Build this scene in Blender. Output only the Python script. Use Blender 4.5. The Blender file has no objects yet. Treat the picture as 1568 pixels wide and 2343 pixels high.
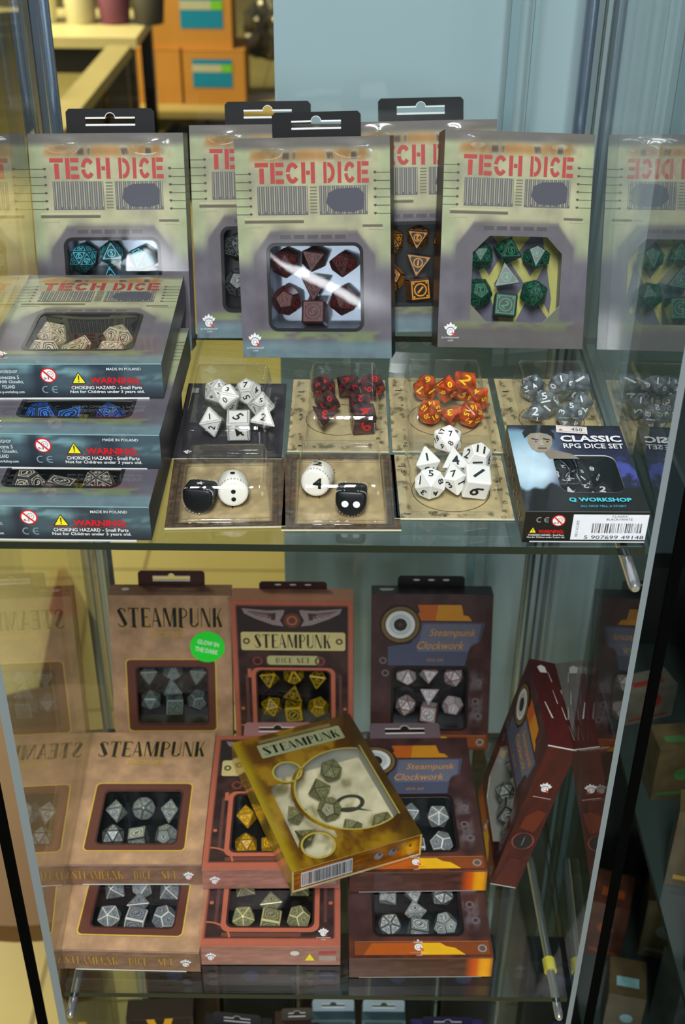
import bpy, bmesh, math, random
import numpy as np
from mathutils import Vector, Matrix, Euler
random.seed(7)
S = bpy.context.scene
C = S.collection
R = math.radians
ZB = 1.6                       # camera height above the floor
# ------------------------------------------------------------------ camera
cam_d = bpy.data.cameras.new('camera'); cam = bpy.data.objects.new('camera', cam_d); C.objects.link(cam)
cam.location = (0, 0, ZB)
_p, _r = R(32.6), R(.6)
_f = Vector((0, math.cos(_p), -math.sin(_p))); _u = Vector((0, math.sin(_p), math.cos(_p))); _x = Vector((1, 0, 0))
_rt = _x*math.cos(_r) + _u*math.sin(_r); _up = -_x*math.sin(_r) + _u*math.cos(_r)
cam.matrix_world = Matrix(((_rt.x, _up.x, -_f.x, 0), (_rt.y, _up.y, -_f.y, 0), (_rt.z, _up.z, -_f.z, ZB), (0, 0, 0, 1)))
cam_d.sensor_fit = 'VERTICAL'; cam_d.sensor_height = 23.6; cam_d.lens = 2770/2343*23.6
cam_d.clip_start = .01; cam_d.clip_end = 50
cam_d.dof.use_dof = True; cam_d.dof.focus_distance = .70; cam_d.dof.aperture_fstop = 8.0
S.camera = cam
# ------------------------------------------------------------------ world and light
w = bpy.data.worlds.new('room_light'); S.world = w; w.use_nodes = True
w.node_tree.nodes['Background'].inputs[0].default_value = (.80, .86, .92, 1)
w.node_tree.nodes['Background'].inputs[1].default_value = .12
def area(name, loc, rot, sx, sy, power, col=(1, 1, 1)):
    d = bpy.data.lights.new(name, 'AREA'); d.shape = 'RECTANGLE'; d.size = sx; d.size_y = sy; d.energy = power; d.color = col
    o = bpy.data.objects.new(name, d); C.objects.link(o); o.location = loc; o.rotation_euler = rot; return o
for sx in (-.09, .09):         # a twin tube ceiling fitting above the front of the cabinet
    area('ceiling_tube', (-.05+sx, -.62, 2.62), (R(12), 0, 0), .07, 1.1, 25, (.95, .98, 1))
area('front_fill', (1.6, -2.5, 1.42), (R(88), 0, R(24)), 2.0, .8, 26, (.88, .95, 1))   # added fill light from behind the camera, lifts the upright faces
area('ceiling_panel', (-1.5, -6.7, 2.62), (0, 0, 0), .36, 1.7, 40, (.93, .97, 1))    # panels further back in the shop
area('ceiling_panel', (-3.25, -9.2, 2.62), (0, 0, 0), .34, 3.4, 70, (.93, .97, 1))
for dx in (-.55, -.30): area('ceiling_tube', (dx, -3.5, 2.62), (0, 0, 0), .13, .8, 12, (.93, .97, 1))
area('room_tube', (-2.7, 4.3, 3.0), (0, 0, 0), 1.4, 2.4, 310, (1, .84, .50))   # warm lighting over the hall behind
S.view_settings.view_transform = 'Standard'; S.view_settings.look = 'None'
S.view_settings.gamma = 1; S.view_settings.use_curve_mapping = False
S.view_settings.exposure = 0.0
S.cycles.transparent_max_bounces = 48
S.cycles.max_bounces = 12
# ------------------------------------------------------------------ materials
def lin(c):
    c = np.asarray(c, float); return np.where(c <= .04045, c/12.92, ((c+.055)/1.055)**2.4)
def rgb(r, g, b): return (r/255, g/255, b/255)
def setp(b, **k):
    for n, v in k.items():
        n = n.replace('_', ' ')
        if n in b.inputs: b.inputs[n].default_value = v
def new_mat(name):
    m = bpy.data.materials.new(name); m.use_nodes = True
    return m, m.node_tree.nodes, m.node_tree.links, m.node_tree.nodes['Principled BSDF']
def print_mat(name, rough=.4, coat=0, coatr=.1, metal=0, grain=.0, bump=0, bscale=200):
    """printed surface: the artwork sits in the Col attribute, with fine procedural grain"""
    m, N, L, b = new_mat(name)
    a = N.new('ShaderNodeAttribute'); a.attribute_name = 'Col'
    if grain or bump:
        t = N.new('ShaderNodeTexCoord'); n = N.new('ShaderNodeTexNoise'); n.inputs['Scale'].default_value = bscale; n.inputs['Detail'].default_value = 4
        L.new(t.outputs['Object'], n.inputs['Vector'])
    if grain:
        mr = N.new('ShaderNodeMapRange'); mr.inputs['To Min'].default_value = 1-grain; mr.inputs['To Max'].default_value = 1+grain
        L.new(n.outputs['Fac'], mr.inputs['Value'])
        mx = N.new('ShaderNodeVectorMath'); mx.operation = 'SCALE'; L.new(a.outputs['Color'], mx.inputs[0]); L.new(mr.outputs[0], mx.inputs['Scale'])
        L.new(mx.outputs[0], b.inputs['Base Color'])
    else: L.new(a.outputs['Color'], b.inputs['Base Color'])
    if bump:
        bp = N.new('ShaderNodeBump'); bp.inputs['Strength'].default_value = bump; bp.inputs['Distance'].default_value = .0004
        L.new(n.outputs['Fac'], bp.inputs['Height']); L.new(bp.outputs[0], b.inputs['Normal'])
    setp(b, Roughness=rough, Metallic=metal, Coat_Weight=coat, Coat_Roughness=coatr, Specular_IOR_Level=.3)
    return m
def flat(name, col, rough=.5, metal=0, noise=0, nscale=8, coat=0):
    m, N, L, b = new_mat(name); c = tuple(lin(col))
    b.inputs['Base Color'].default_value = (*c, 1)
    t = N.new('ShaderNodeTexCoord'); n = N.new('ShaderNodeTexNoise'); n.inputs['Scale'].default_value = nscale; n.inputs['Detail'].default_value = 5
    r = N.new('ShaderNodeValToRGB'); k = max(noise, .03)
    r.color_ramp.elements[0].color = (*[x*(1-k) for x in c], 1); r.color_ramp.elements[1].color = (*[min(1, x*(1+k)) for x in c], 1)
    r.color_ramp.elements[0].position = .3; r.color_ramp.elements[1].position = .7
    L.new(t.outputs['Object'], n.inputs['Vector']); L.new(n.outputs['Fac'], r.inputs[0]); L.new(r.outputs[0], b.inputs['Base Color'])
    setp(b, Roughness=rough, Metallic=metal, Coat_Weight=coat)
    return m
def clear(name, tint=(1, 1, 1), ior=1.5, rough=0.0, boost=1.0, wob=0, floor=0):
    """clear pane or film: what passes through is tinted, the rest reflects by Fresnel on both faces"""
    m = bpy.data.materials.new(name); m.use_nodes = True; N = m.node_tree.nodes; L = m.node_tree.links; N.clear()
    o = N.new('ShaderNodeOutputMaterial'); tr = N.new('ShaderNodeBsdfTransparent'); gl = N.new('ShaderNodeBsdfGlossy'); mx = N.new('ShaderNodeMixShader')
    fr = N.new('ShaderNodeFresnel'); g = N.new('ShaderNodeNewGeometry'); mr = N.new('ShaderNodeMapRange')
    mr.inputs['To Min'].default_value = ior; mr.inputs['To Max'].default_value = 1/ior
    L.new(g.outputs['Backfacing'], mr.inputs['Value']); L.new(mr.outputs[0], fr.inputs['IOR'])
    mu = N.new('ShaderNodeMath'); mu.operation = 'MULTIPLY_ADD'; mu.inputs[1].default_value = boost; mu.inputs[2].default_value = floor; mu.use_clamp = True
    L.new(fr.outputs[0], mu.inputs[0]); L.new(mu.outputs[0], mx.inputs[0])
    tr.inputs[0].default_value = (*tint, 1); gl.inputs['Roughness'].default_value = rough; gl.inputs['Color'].default_value = (1, 1, 1, 1)
    if wob:
        t = N.new('ShaderNodeTexCoord'); n = N.new('ShaderNodeTexNoise'); n.inputs['Scale'].default_value = 60; n.inputs['Detail'].default_value = 2
        bp = N.new('ShaderNodeBump'); bp.inputs['Strength'].default_value = wob; bp.inputs['Distance'].default_value = .002
        L.new(t.outputs['Object'], n.inputs['Vector']); L.new(n.outputs['Fac'], bp.inputs['Height']); L.new(bp.outputs[0], gl.inputs['Normal'])
    L.new(tr.outputs[0], mx.inputs[1]); L.new(gl.outputs[0], mx.inputs[2]); L.new(mx.outputs[0], o.inputs[0])
    return m
M = {}
M['gloss_card'] = print_mat('gloss_card', .50, .7, .07, 0, .08)
M['satin_card'] = print_mat('satin_card', .42, .18, .25, 0, .10)
M['gold_card'] = print_mat('gold_card', .22, .5, .08, .55, .08)
M['mottled'] = print_mat('mottled_pack', .35, .2, .2, 0, .75, 0, 45)
M['matte'] = print_mat('matte_card', .6, 0, 0, 0, .06)
M['die'] = print_mat('die_plastic', .42, .04, .1)
M['die_pearl'] = print_mat('die_pearl', .35, .25, .15)
def translucent(name, col, tr=.75, rough=.12):
    m, N, L, b = new_mat(name); setp(b, Roughness=rough, Transmission_Weight=tr, IOR=1.45)
    b.inputs['Base Color'].default_value = (*lin(col), 1)
    t = N.new('ShaderNodeTexCoord'); n = N.new('ShaderNodeTexNoise'); n.inputs['Scale'].default_value = 160; n.inputs['Detail'].default_value = 3
    r = N.new('ShaderNodeValToRGB'); c = lin(col)
    r.color_ramp.elements[0].position = .35; r.color_ramp.elements[1].position = .65
    r.color_ramp.elements[0].color = (*(c*.35), 1); r.color_ramp.elements[1].color = (*np.minimum(c*1.3, 1), 1)
    L.new(t.outputs['Object'], n.inputs['Vector']); L.new(n.outputs['Fac'], r.inputs[0]); L.new(r.outputs[0], b.inputs['Base Color'])
    return m
M['amber'] = translucent('amber_resin', rgb(225, 95, 40), .35)
M['smoke_red'] = translucent('smoky_red_resin', rgb(104, 74, 72), .5)
M['crystal'] = translucent('clear_resin', rgb(150, 160, 165), .6)
M['tray_black'] = flat('black_tray_plastic', rgb(18, 20, 22), .25, 0, .1)
M['tray_silver'] = flat('silver_foil_insert', rgb(170, 180, 195), .18, .9, .1, 40)
M['tray_print'] = M['matte']
M['film'] = clear('window_film', (.97, .98, .98), 1.5, .02, 1.0, .004)
M['bubble'] = clear('blister_plastic', (.96, .97, .97), 1.5, .04, .9, .2, .0)
M['glass'] = clear('cabinet_glass', (.90, .935, .915), 1.52, 0, 1.0)
M['side_glass'] = clear('side_glass', (.90, .94, .92), 1.52, 0, 1.15)
M['edge'] = flat('glass_edge', rgb(20, 32, 28), .12)
M['edge_light'] = flat('ground_glass_edge', rgb(118, 128, 132), .4)
M['steel'] = flat('brushed_steel', rgb(185, 188, 190), .28, .85, .08, 60)
M['alu'] = flat('anodised_aluminium', rgb(150, 162, 185), .25, .75, .05, 30)
M['rubber'] = flat('black_rubber', rgb(2, 2, 2), 1)
for n_ in M['rubber'].node_tree.nodes:
    if n_.type == 'BSDF_PRINCIPLED': setp(n_, Specular_IOR_Level=.05)
M['yellow_plastic'] = flat('yellow_plastic', rgb(205, 190, 70), .4)
# ------------------------------------------------------------------ noise for artwork
def vnoise(x, y, s, seed):
    g = np.random.RandomState(seed).rand(64, 64); X = x*s; Y = y*s
    xi = np.floor(X).astype(int); yi = np.floor(Y).astype(int); fx = X-xi; fy = Y-yi
    fx = fx*fx*(3-2*fx); fy = fy*fy*(3-2*fy)
    a = g[yi % 64, xi % 64]; b = g[yi % 64, (xi+1) % 64]; c = g[(yi+1) % 64, xi % 64]; d = g[(yi+1) % 64, (xi+1) % 64]
    return (a*(1-fx)+b*fx)*(1-fy)+(c*(1-fx)+d*fx)*fy
def fbm(x, y, s, seed, o=4): return sum(vnoise(x, y, s*2**i, seed+i)*.5**(i+1) for i in range(o))/(1-.5**o)
def ss(a, b, x): t = np.clip((x-a)/(b-a), 0, 1); return t*t*(3-2*t)
def mixc(A, B, m): return A*(1-m[..., None])+np.asarray(B)*m[..., None]
def band(x, a, b, s=.01): return ss(a-s, a+s, x)*(1-ss(b-s, b+s, x))
# ------------------------------------------------------------------ mesh builder
class Pl:
    """a plane to draw on: origin, two axes and the outward normal"""
    def __init__(s, o, ex, ey, eps=.00012):
        s.o = Vector(o); s.ex = Vector(ex).normalized(); s.ey = Vector(ey).normalized(); s.n = s.ex.cross(s.ey); s.eps = eps
    def __call__(s, x, y, l=0): return s.o+s.ex*x+s.ey*y+s.n*(l*s.eps)
class MB:
    def __init__(s): s.v = []; s.f = []; s.c = []; s.m = []; s.sm = []
    def add(s, vs, fs, col, mat=0, smooth=False):
        b = len(s.v); s.v += [tuple(p) for p in vs]
        if hasattr(col, 'shape') and getattr(col, 'ndim', 1) == 2: s.c += [tuple(x) for x in col]
        else: s.c += [tuple(col)]*len(vs)
        s.f += [tuple(b+i for i in f) for f in fs]; s.m += [mat]*len(fs); s.sm += [smooth]*len(fs)
    def poly(s, pl, pts, col, l=1, mat=0): s.add([pl(x, y, l) for x, y in pts], [tuple(range(len(pts)))], col, mat)
    def rect(s, pl, x0, y0, x1, y1, col, l=1, mat=0): s.poly(pl, [(x0, y0), (x1, y0), (x1, y1), (x0, y1)], col, l, mat)
    def ring(s, pl, A, B, col, l=1, mat=0):
        n = len(A); vs = [pl(x, y, l) for x, y in A]+[pl(x, y, l) for x, y in B]
        s.add(vs, [(i, (i+1) % n, n+(i+1) % n, n+i) for i in range(n)], col, mat)
    def prism(s, pl, pts, t, col, mat=0, side=None, l=0):
        n = len(pts); vs = [pl(x, y, l) for x, y in pts]; vb = [p-pl.n*t for p in vs]
        s.add(vs, [tuple(range(n))], col, mat); s.add(vb, [tuple(range(n-1, -1, -1))], col, mat)
        s.add(vs+vb, [(i, n+i, n+(i+1) % n, (i+1) % n) for i in range(n)], side or col, mat)
    def box(s, a, b, col, mat=0):
        x0, y0, z0 = a; x1, y1, z1 = b
        vs = [(x0, y0, z0), (x1, y0, z0), (x1, y1, z0), (x0, y1, z0), (x0, y0, z1), (x1, y0, z1), (x1, y1, z1), (x0, y1, z1)]
        s.add(vs, [(0, 3, 2, 1), (4, 5, 6, 7), (0, 1, 5, 4), (1, 2, 6, 5), (2, 3, 7, 6), (3, 0, 4, 7)], col, mat)
    def grid(s, pl, xs, ys, cf, hole=None, bulge=None, mat=0, smooth=True, l=0):
        X, Y = np.meshgrid(xs, ys); n, m = X.shape; col = cf(X.ravel(), Y.ravel())
        B = bulge(X, Y) if bulge else X*0
        vs = [pl(X[j, i], Y[j, i], l)+pl.n*float(B[j, i]) for j in range(n) for i in range(m)]
        fs = []
        for j in range(n-1):
            for i in range(m-1):
                if hole and hole((xs[i]+xs[i+1])/2, (ys[j]+ys[j+1])/2): continue
                fs.append((j*m+i, j*m+i+1, (j+1)*m+i+1, (j+1)*m+i))
        s.add(vs, fs, np.asarray(col), mat, smooth)
    def tube(s, path, r, col=(.5, .5, .5), n=12, mat=0):
        P = [Vector(p) for p in path]; rs = r if isinstance(r, (list, tuple)) else [r]*len(P); vs = []
        for i, p in enumerate(P):
            d = (P[min(i+1, len(P)-1)]-P[max(i-1, 0)]).normalized(); a = d.orthogonal().normalized(); b = d.cross(a)
            vs += [p+(a*math.cos(2*math.pi*k/n)+b*math.sin(2*math.pi*k/n))*rs[i] for k in range(n)]
        fs = [(i*n+k, i*n+(k+1) % n, (i+1)*n+(k+1) % n, (i+1)*n+k) for i in range(len(P)-1) for k in range(n)]
        s.add(vs, fs, col, mat, True)
        s.add(vs[:n], [tuple(range(n-1, -1, -1))], col, mat); s.add(vs[-n:], [tuple(range(n))], col, mat)
    def text(s, pl, string, x0, y0, x1, y1, col, l=2, bold=0, skew=0, custom=None, keep=False, mat=0):
        vs, fs = glyphs(string, bold) if custom is None else custom(string)
        X = [p[0] for p in vs]; Y = [p[1] for p in vs]; ax, bx, ay, by = min(X), max(X), min(Y), max(Y)
        sx = (x1-x0)/max(bx-ax, 1e-6); sy = (y1-y0)/max(by-ay, 1e-6)
        if keep: k = min(sx, sy); cx, cy = (x0+x1)/2, (y0+y1)/2; x0 = cx-k*(bx-ax)/2; y0 = cy-k*(by-ay)/2; sx = sy = k
        s.add([pl(x0+(a-ax)*sx+skew*(b-ay)*sy, y0+(b-ay)*sy, l) for a, b in vs], fs, col, mat)
    def mesh(s, name, mats):
        me = bpy.data.meshes.new(name); me.from_pydata([tuple(map(float, p)) for p in s.v], [], s.f)
        me.polygons.foreach_set('material_index', s.m); me.polygons.foreach_set('use_smooth', s.sm)
        at = me.color_attributes.new('Col', 'FLOAT_COLOR', 'POINT')
        c = lin(np.clip(np.asarray(s.c, float), 0, 1)); c = np.concatenate([c, np.ones((len(c), 1))], 1); at.data.foreach_set('color', c.ravel())
        for m in (mats if isinstance(mats, (list, tuple)) else [mats]): me.materials.append(m)
        me.update(); return me
_g = {}
def glyphs(string, bold=0):
    k = (string, bold)
    if k not in _g:
        cu = bpy.data.curves.new('t', 'FONT'); cu.body = string; cu.resolution_u = 2; cu.offset = bold; cu.fill_mode = 'FRONT'
        o = bpy.data.objects.new('t', cu); me = bpy.data.meshes.new_from_object(o)
        _g[k] = ([(v.co.x, v.co.y) for v in me.vertices], [tuple(p.vertices) for p in me.polygons])
        bpy.data.objects.remove(o); bpy.data.curves.remove(cu); bpy.data.meshes.remove(me)
    return _g[k]
def arc(cx, cy, rx, ry, tx, ty, a0, a1, n=10):
    A = [R(a0+(a1-a0)*i/n) for i in range(n+1)]
    return [(cx+rx*math.cos(a), cy+ry*math.sin(a)) for a in A]+[(cx+(rx-tx)*math.cos(a), cy+(ry-ty)*math.sin(a)) for a in reversed(A)]
def rc(a, b, c, d): return [(a, b), (c, b), (c, d), (a, d)]
STEN = {'T': [rc(0, .8, 1, 1), rc(.33, 0, .67, .74)], 'E': [rc(0, 0, .32, 1), rc(.38, .8, 1, 1), rc(.38, .41, .92, .6), rc(.38, 0, 1, .2)],
        'C': [arc(.5, .5, .5, .5, .3, .2, 35, 172), arc(.5, .5, .5, .5, .3, .2, 188, 325)], 'H': [rc(0, 0, .3, 1), rc(.7, 0, 1, 1), rc(.36, .41, .64, .6)],
        'D': [rc(0, 0, .28, 1), arc(.36, .5, .64, .5, .3, .2, -90, 90)], 'I': [rc(.2, 0, .8, 1)], ' ': []}
DIDO = {'S': [[(0, .85), (.3, .95), (1, .22), (.7, .05)], arc(.45, .8, .4, .2, .08, .06, 10, 190), arc(.5, .2, .45, .2, .08, .06, 180, 370), [(.78, .95), (.85, .95), (.85, .7), (.78, .75)]],
        'T': [rc(0, .95, 1, 1), rc(.34, 0, .68, .95), rc(.2, 0, .8, .03), rc(0, .8, .06, .95), rc(.94, .8, 1, .95)],
        'E': [rc(.12, 0, .45, 1), rc(.45, .95, 1, 1), rc(.45, .5, .8, .55), rc(.45, 0, 1, .05), rc(.94, 0, 1, .2), rc(.94, .82, 1, 1)],
        'A': [[(.35, 1), (.5, 1), (1.02, 0), (.68, 0)], [(.35, 1), (.4, .95), (.08, 0), (.02, 0)], rc(.2, .3, .7, .35)],
        'M': [rc(.02, 0, .08, 1), [(.02, 1), (.25, 1), (.58, .05), (.45, .0)], [(.5, .05), (.55, .05), (.82, 1), (.76, 1)], rc(.74, 0, 1, 1)],
        'P': [rc(.08, 0, .42, 1), arc(.42, .73, .55, .27, .14, .05, -90, 90), rc(0, 0, .55, .03)],
        'U': [rc(.02, .2, .32, 1), rc(.86, .2, .92, 1), arc(.47, .22, .45, .22, .2, .06, 180, 360)],
        'N': [rc(.02, 0, .08, 1), [(.02, 1), (.3, 1), (.98, 0), (.72, 0)], rc(.9, 0, .96, 1)],
        'K': [rc(.05, 0, .38, 1), [(.38, .42), (.46, .42), (.95, 1), (.88, 1)], [(.45, .55), (.62, .62), (1.05, 0), (.72, 0)]],
        'D': [rc(.05, 0, .35, 1), arc(.35, .5, .6, .5, .2, .06, -90, 90)], 'I': [rc(.33, 0, .67, 1)], 'C': [arc(.5, .5, .5, .5, .3, .06, 40, 320)], ' ': []}
def lay(table, gap, widths={}):
    def f(string):
        vs, fs, x = [], [], 0
        for ch in string:
            wd = widths.get(ch, .8)
            for p in table[ch]:
                b = len(vs); vs += [(x+a*wd, c) for a, c in p]; fs.append(tuple(range(b, b+len(p))))
            x += wd+gap
        return vs, fs
    return f
stencil = lay(STEN, .12, {'I': .42, ' ': .28}); didone = lay(DIDO, .14, {'M': 1.1, 'I': .5, ' ': .5})
def rr(x0, y0, x1, y1, r, n=5, ch=False):
    P = []
    for cx, cy, a in ((x1-r, y1-r, 0), (x0+r, y1-r, 90), (x0+r, y0+r, 180), (x1-r, y0+r, 270)):
        for i in range(n+1):
            if ch:
                a0, a1 = R(a), R(a+90); t = i/n
                P.append((cx+r*(math.cos(a0)*(1-t)+math.cos(a1)*t), cy+r*(math.sin(a0)*(1-t)+math.sin(a1)*t)))
            else: t = R(a+90*i/n); P.append((cx+r*math.cos(t), cy+r*math.sin(t)))
    return P
def circ(cx, cy, r, n=28, ry=None): return [(cx+r*math.cos(2*math.pi*i/n), cy+(ry or r)*math.sin(2*math.pi*i/n)) for i in range(n)]
# ------------------------------------------------------------------ objects
def link(name, me, parent=None, loc=None, rot=None):
    o = bpy.data.objects.new(name, me); C.objects.link(o)
    if parent: o.parent = parent
    if loc is not None: o.location = loc
    if rot is not None: o.rotation_euler = rot
    return o
def tag(o, label, cat, group=None, kind=None):
    o['label'] = label; o['category'] = cat
    if group: o['group'] = group
    if kind: o['kind'] = kind
    return o
def struct(name, me, **k):
    o = link(name, me, **k); o['kind'] = 'structure'; return o
def boxmesh(name, a, b, mat, col=(.5, .5, .5)):
    m = MB(); m.box(a, b, col); return m.mesh(name, mat)
# ================================================================== SETTING
def floor_mat():
    m, N, L, b = new_mat('floor_tiles')
    t = N.new('ShaderNodeTexCoord'); br = N.new('ShaderNodeTexBrick'); L.new(t.outputs['Object'], br.inputs['Vector'])
    br.offset = 0; br.inputs['Scale'].default_value = 1; br.inputs['Brick Width'].default_value = .45; br.inputs['Row Height'].default_value = .45
    br.inputs['Mortar Size'].default_value = .004; br.inputs['Color1'].default_value = (*lin(rgb(182, 168, 104)), 1); br.inputs['Color2'].default_value = (*lin(rgb(174, 160, 98)), 1)
    br.inputs['Mortar'].default_value = (*lin(rgb(128, 114, 66)), 1)
    L.new(br.outputs[0], b.inputs['Base Color']); setp(b, Roughness=.3); return m
struct('floor', boxmesh('floor', (-6, -2, -.05), (4, 11, 0), floor_mat()))
struct('wall_back', boxmesh('wall_back', (-6, 11, 0), (4, 11.1, 3.2), flat('plaster', rgb(190, 180, 150), .8)))
panel_m = flat('pale_blue_board', rgb(163, 180, 187), .55, 0, .03, 5)
o = struct('wall_partition', boxmesh('wall_partition', (-.052, .90, .76), (.232, .918, 2.6), panel_m))
dark_m = flat('dark_laminate', rgb(30, 34, 32), .35, 0, .2, 12)
o = link('dark_backdrop', boxmesh('dark_backdrop', (-.052, .925, 0), (1.4, 1.3, .95), dark_m)); tag(o, 'added dark backdrop block behind the glass case at lower right', 'cabinet')  # added dark block, keeps the view behind the lower shelf dark
# neighbouring dark backing on the right
tealm = flat('teal_board', rgb(62, 80, 84), .4, 0, .15, 9)
struct('wall_right', boxmesh('wall_right', (.24, .95, .95), (1.4, .97, 2.6), tealm))
# ---------------------------------------------- glass case
GX0, GX1, GY0, GY1 = -.191, .161, .525, .836
def slab(name, a, b, mat, edge, axis, front='edge_light', **k):
    """glass pane: faces along `axis` are clear, the rest are ground edges"""
    m = MB(); m.box(a, b, (.5, .5, .5))
    order = {2: (0, 0, 1, 1, 1, 1), 0: (1, 1, 1, 0, 1, 0), 1: (1, 1, 0, 1, 0, 1)}[axis]
    m.m = list(order); return m.mesh(name, [mat, edge])
H1, H2, H3 = ZB-.356, ZB-.732, ZB-1.108
def shelf(z, label):
    m = MB(); t = Pl((0, 0, z), (1, 0, 0), (0, 1, 0)); m.prism(t, [(-.189, .525), (.159, .525), (.1655, .789), (-.2035, .789)], .0045, (.5, .5, .5)); m.m = [0, 0, 1, 1, 1, 1]
    o = link('glass_shelf', m.mesh('glass_shelf', [M['glass'], M['edge']])); return tag(o, label, 'shelf', 'glass shelves of the case')
shelf(H1-.0004, 'upper glass shelf holding the grey dice boxes and blister packs')
shelf(H2-.0004, 'lower glass shelf holding the brown dice boxes')
shelf(H3-.0004, 'bottom glass shelf with dark packages under the brown boxes')
o = link('glass_side_panel', slab('glass_side_panel', (-.0055, 0, .3), (0, .311, 2.5), M['side_glass'], M['edge_light'], 0), None, (GX0, GY0, 0), (0, 0, R(3.1))); tag(o, 'left glass side panel of the display case with grey edge', 'glass panel', 'glass sides')
o = link('glass_side_panel', slab('glass_side_panel', (0, 0, .3), (.0035, .311, 2.5), M['side_glass'], M['edge_light'], 0), None, (GX1, GY0, 0), (0, 0, R(-1.4))); tag(o, 'right glass side panel of the display case with pale edge', 'glass panel', 'glass sides')
o = link('glass_back_panel', slab('glass_back_panel', (-.206, GY1-.006, .3), (.166, GY1-.002, 2.5), clear('back_glass', (.95, .98, .97), 1.5, 0, .35), M['edge'], 1)); tag(o, 'clear glass back pane behind the standing boxes', 'glass panel')
def post(x, y, r, label, mat, ribs=()):
    m = MB(); m.tube([(0, 0, .3), (0, 0, 2.5)], r, n=20); o = link('corner_post', m.mesh('corner_post', mat), loc=(x, y, 0)); tag(o, label, 'post', 'aluminium corner posts')
    return o
post(-.1995, GY1+.007, .0044, 'rounded aluminium back corner post at left of the case', M['alu'])
post(.1595, GY1+.007, .0044, 'rounded aluminium back corner post at right of the case', M['alu'])
def strip(name, x, y, wx, wy, mat, label, cat):
    o = link(name, boxmesh(name, (-wx/2, 0, .3), (wx/2, wy, 2.5), mat), loc=(x, y, 0)); return tag(o, label, cat)
strip('glass_edge_strip', .1715, GY1+.006, .006, .004, flat('olive_seal', rgb(96, 108, 96), .4), 'dull green seal strip beside the right aluminium post', 'strip')
strip('glass_edge_strip', .111, GY1+.014, .006, .003, flat('grey_blue_strip', rgb(130, 152, 160), .5), 'narrow grey blue strip on the pale board, left of post', 'strip')
strip('glass_edge_strip', .125, GY1+.014, .003, .003, flat('grey_blue_strip2', rgb(138, 158, 166), .5), 'thinnest grey blue strip on the pale board near post', 'strip')
strip('door_gasket', .1775, .525, .0055, .004, M['rubber'], 'black rubber gasket strip outside the right glass panel', 'gasket')
strip('door_gasket', -.209, .525, .0062, .004, M['rubber'], 'black rubber gasket strip outside the left glass panel', 'gasket')
strip('wall_profile', -.232, GY1+.10, .012, .01, M['alu'], 'grey metal profile left of the case corner', 'profile')
def rod(p0, p1, r, label, collar=None):
    e = bpy.data.objects.new('shelf_support_rod', None); C.objects.link(e); e.location = p0; tag(e, label, 'shelf rod', 'shelf support rods')
    v = Vector(p1)-Vector(p0); m = MB(); m.tube([(0, 0, 0), v*.97, v*.99, v], [r, r, r*.9, r*.6], n=16)
    link('rod', m.mesh('rod', M['steel']), e)
    if collar is not None:
        m = MB(); m.tube([v*collar, v*(collar+.07)], r*1.55, n=16); c = link('collar', m.mesh('collar', M['yellow_plastic']), e); c['label'] = 'yellow plastic collar'
zr = .0045+.0035+.0006
rod((.1508, .64, H1-zr), (.1500, .500, H1-zr), .0033, 'steel rod under the upper shelf at its right end')
rod((.1500, .655, H2-zr), (.1528, .514, H2-zr), .0030, 'steel rod with yellow collar under the lower shelf at right', .66)
rod((-.1857, .66, H2-zr), (-.1833, .512, H2-zr), .0030, 'steel rod under the lower shelf at its left end')
# ================================================================== DICE
def hull(points):
    bm = bmesh.new()
    for p in points: bm.verts.new(p)
    bmesh.ops.convex_hull(bm, input=bm.verts)
    bmesh.ops.dissolve_limit(bm, angle_limit=R(4), verts=bm.verts, edges=bm.edges)
    return bm
G = (1+5**.5)/2
def pts(kind):
    if kind == 'd4': return [(1, 1, 1), (1, -1, -1), (-1, 1, -1), (-1, -1, 1)], 1.0
    if kind == 'd6': return [(x, y, z) for x in (-1, 1) for y in (-1, 1) for z in (-1, 1)], 1.27
    if kind == 'd8': return [(1, 0, 0), (-1, 0, 0), (0, 1, 0), (0, -1, 0), (0, 0, 1), (0, 0, -1)], 1.06
    if kind == 'd10':
        h = 1.1; k = (1-math.cos(R(36)))/(1+math.cos(R(36)))*h
        return [(0, 0, h), (0, 0, -h)]+[(math.cos(R(36*i)), math.sin(R(36*i)), k if i % 2 else -k) for i in range(10)], 1.04
    if kind == 'd12':
        return [(x, y, z) for x in (-1, 1) for y in (-1, 1) for z in (-1, 1)]+[q for a in (-1/G, 1/G) for b in (-G, G) for q in ((0, a, b), (a, b, 0), (b, 0, a))], .99
    return [q for a in (-1, 1) for b in (-G, G) for q in ((0, a, b), (a, b, 0), (b, 0, a))], 1.0
_dice = {}
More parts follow.
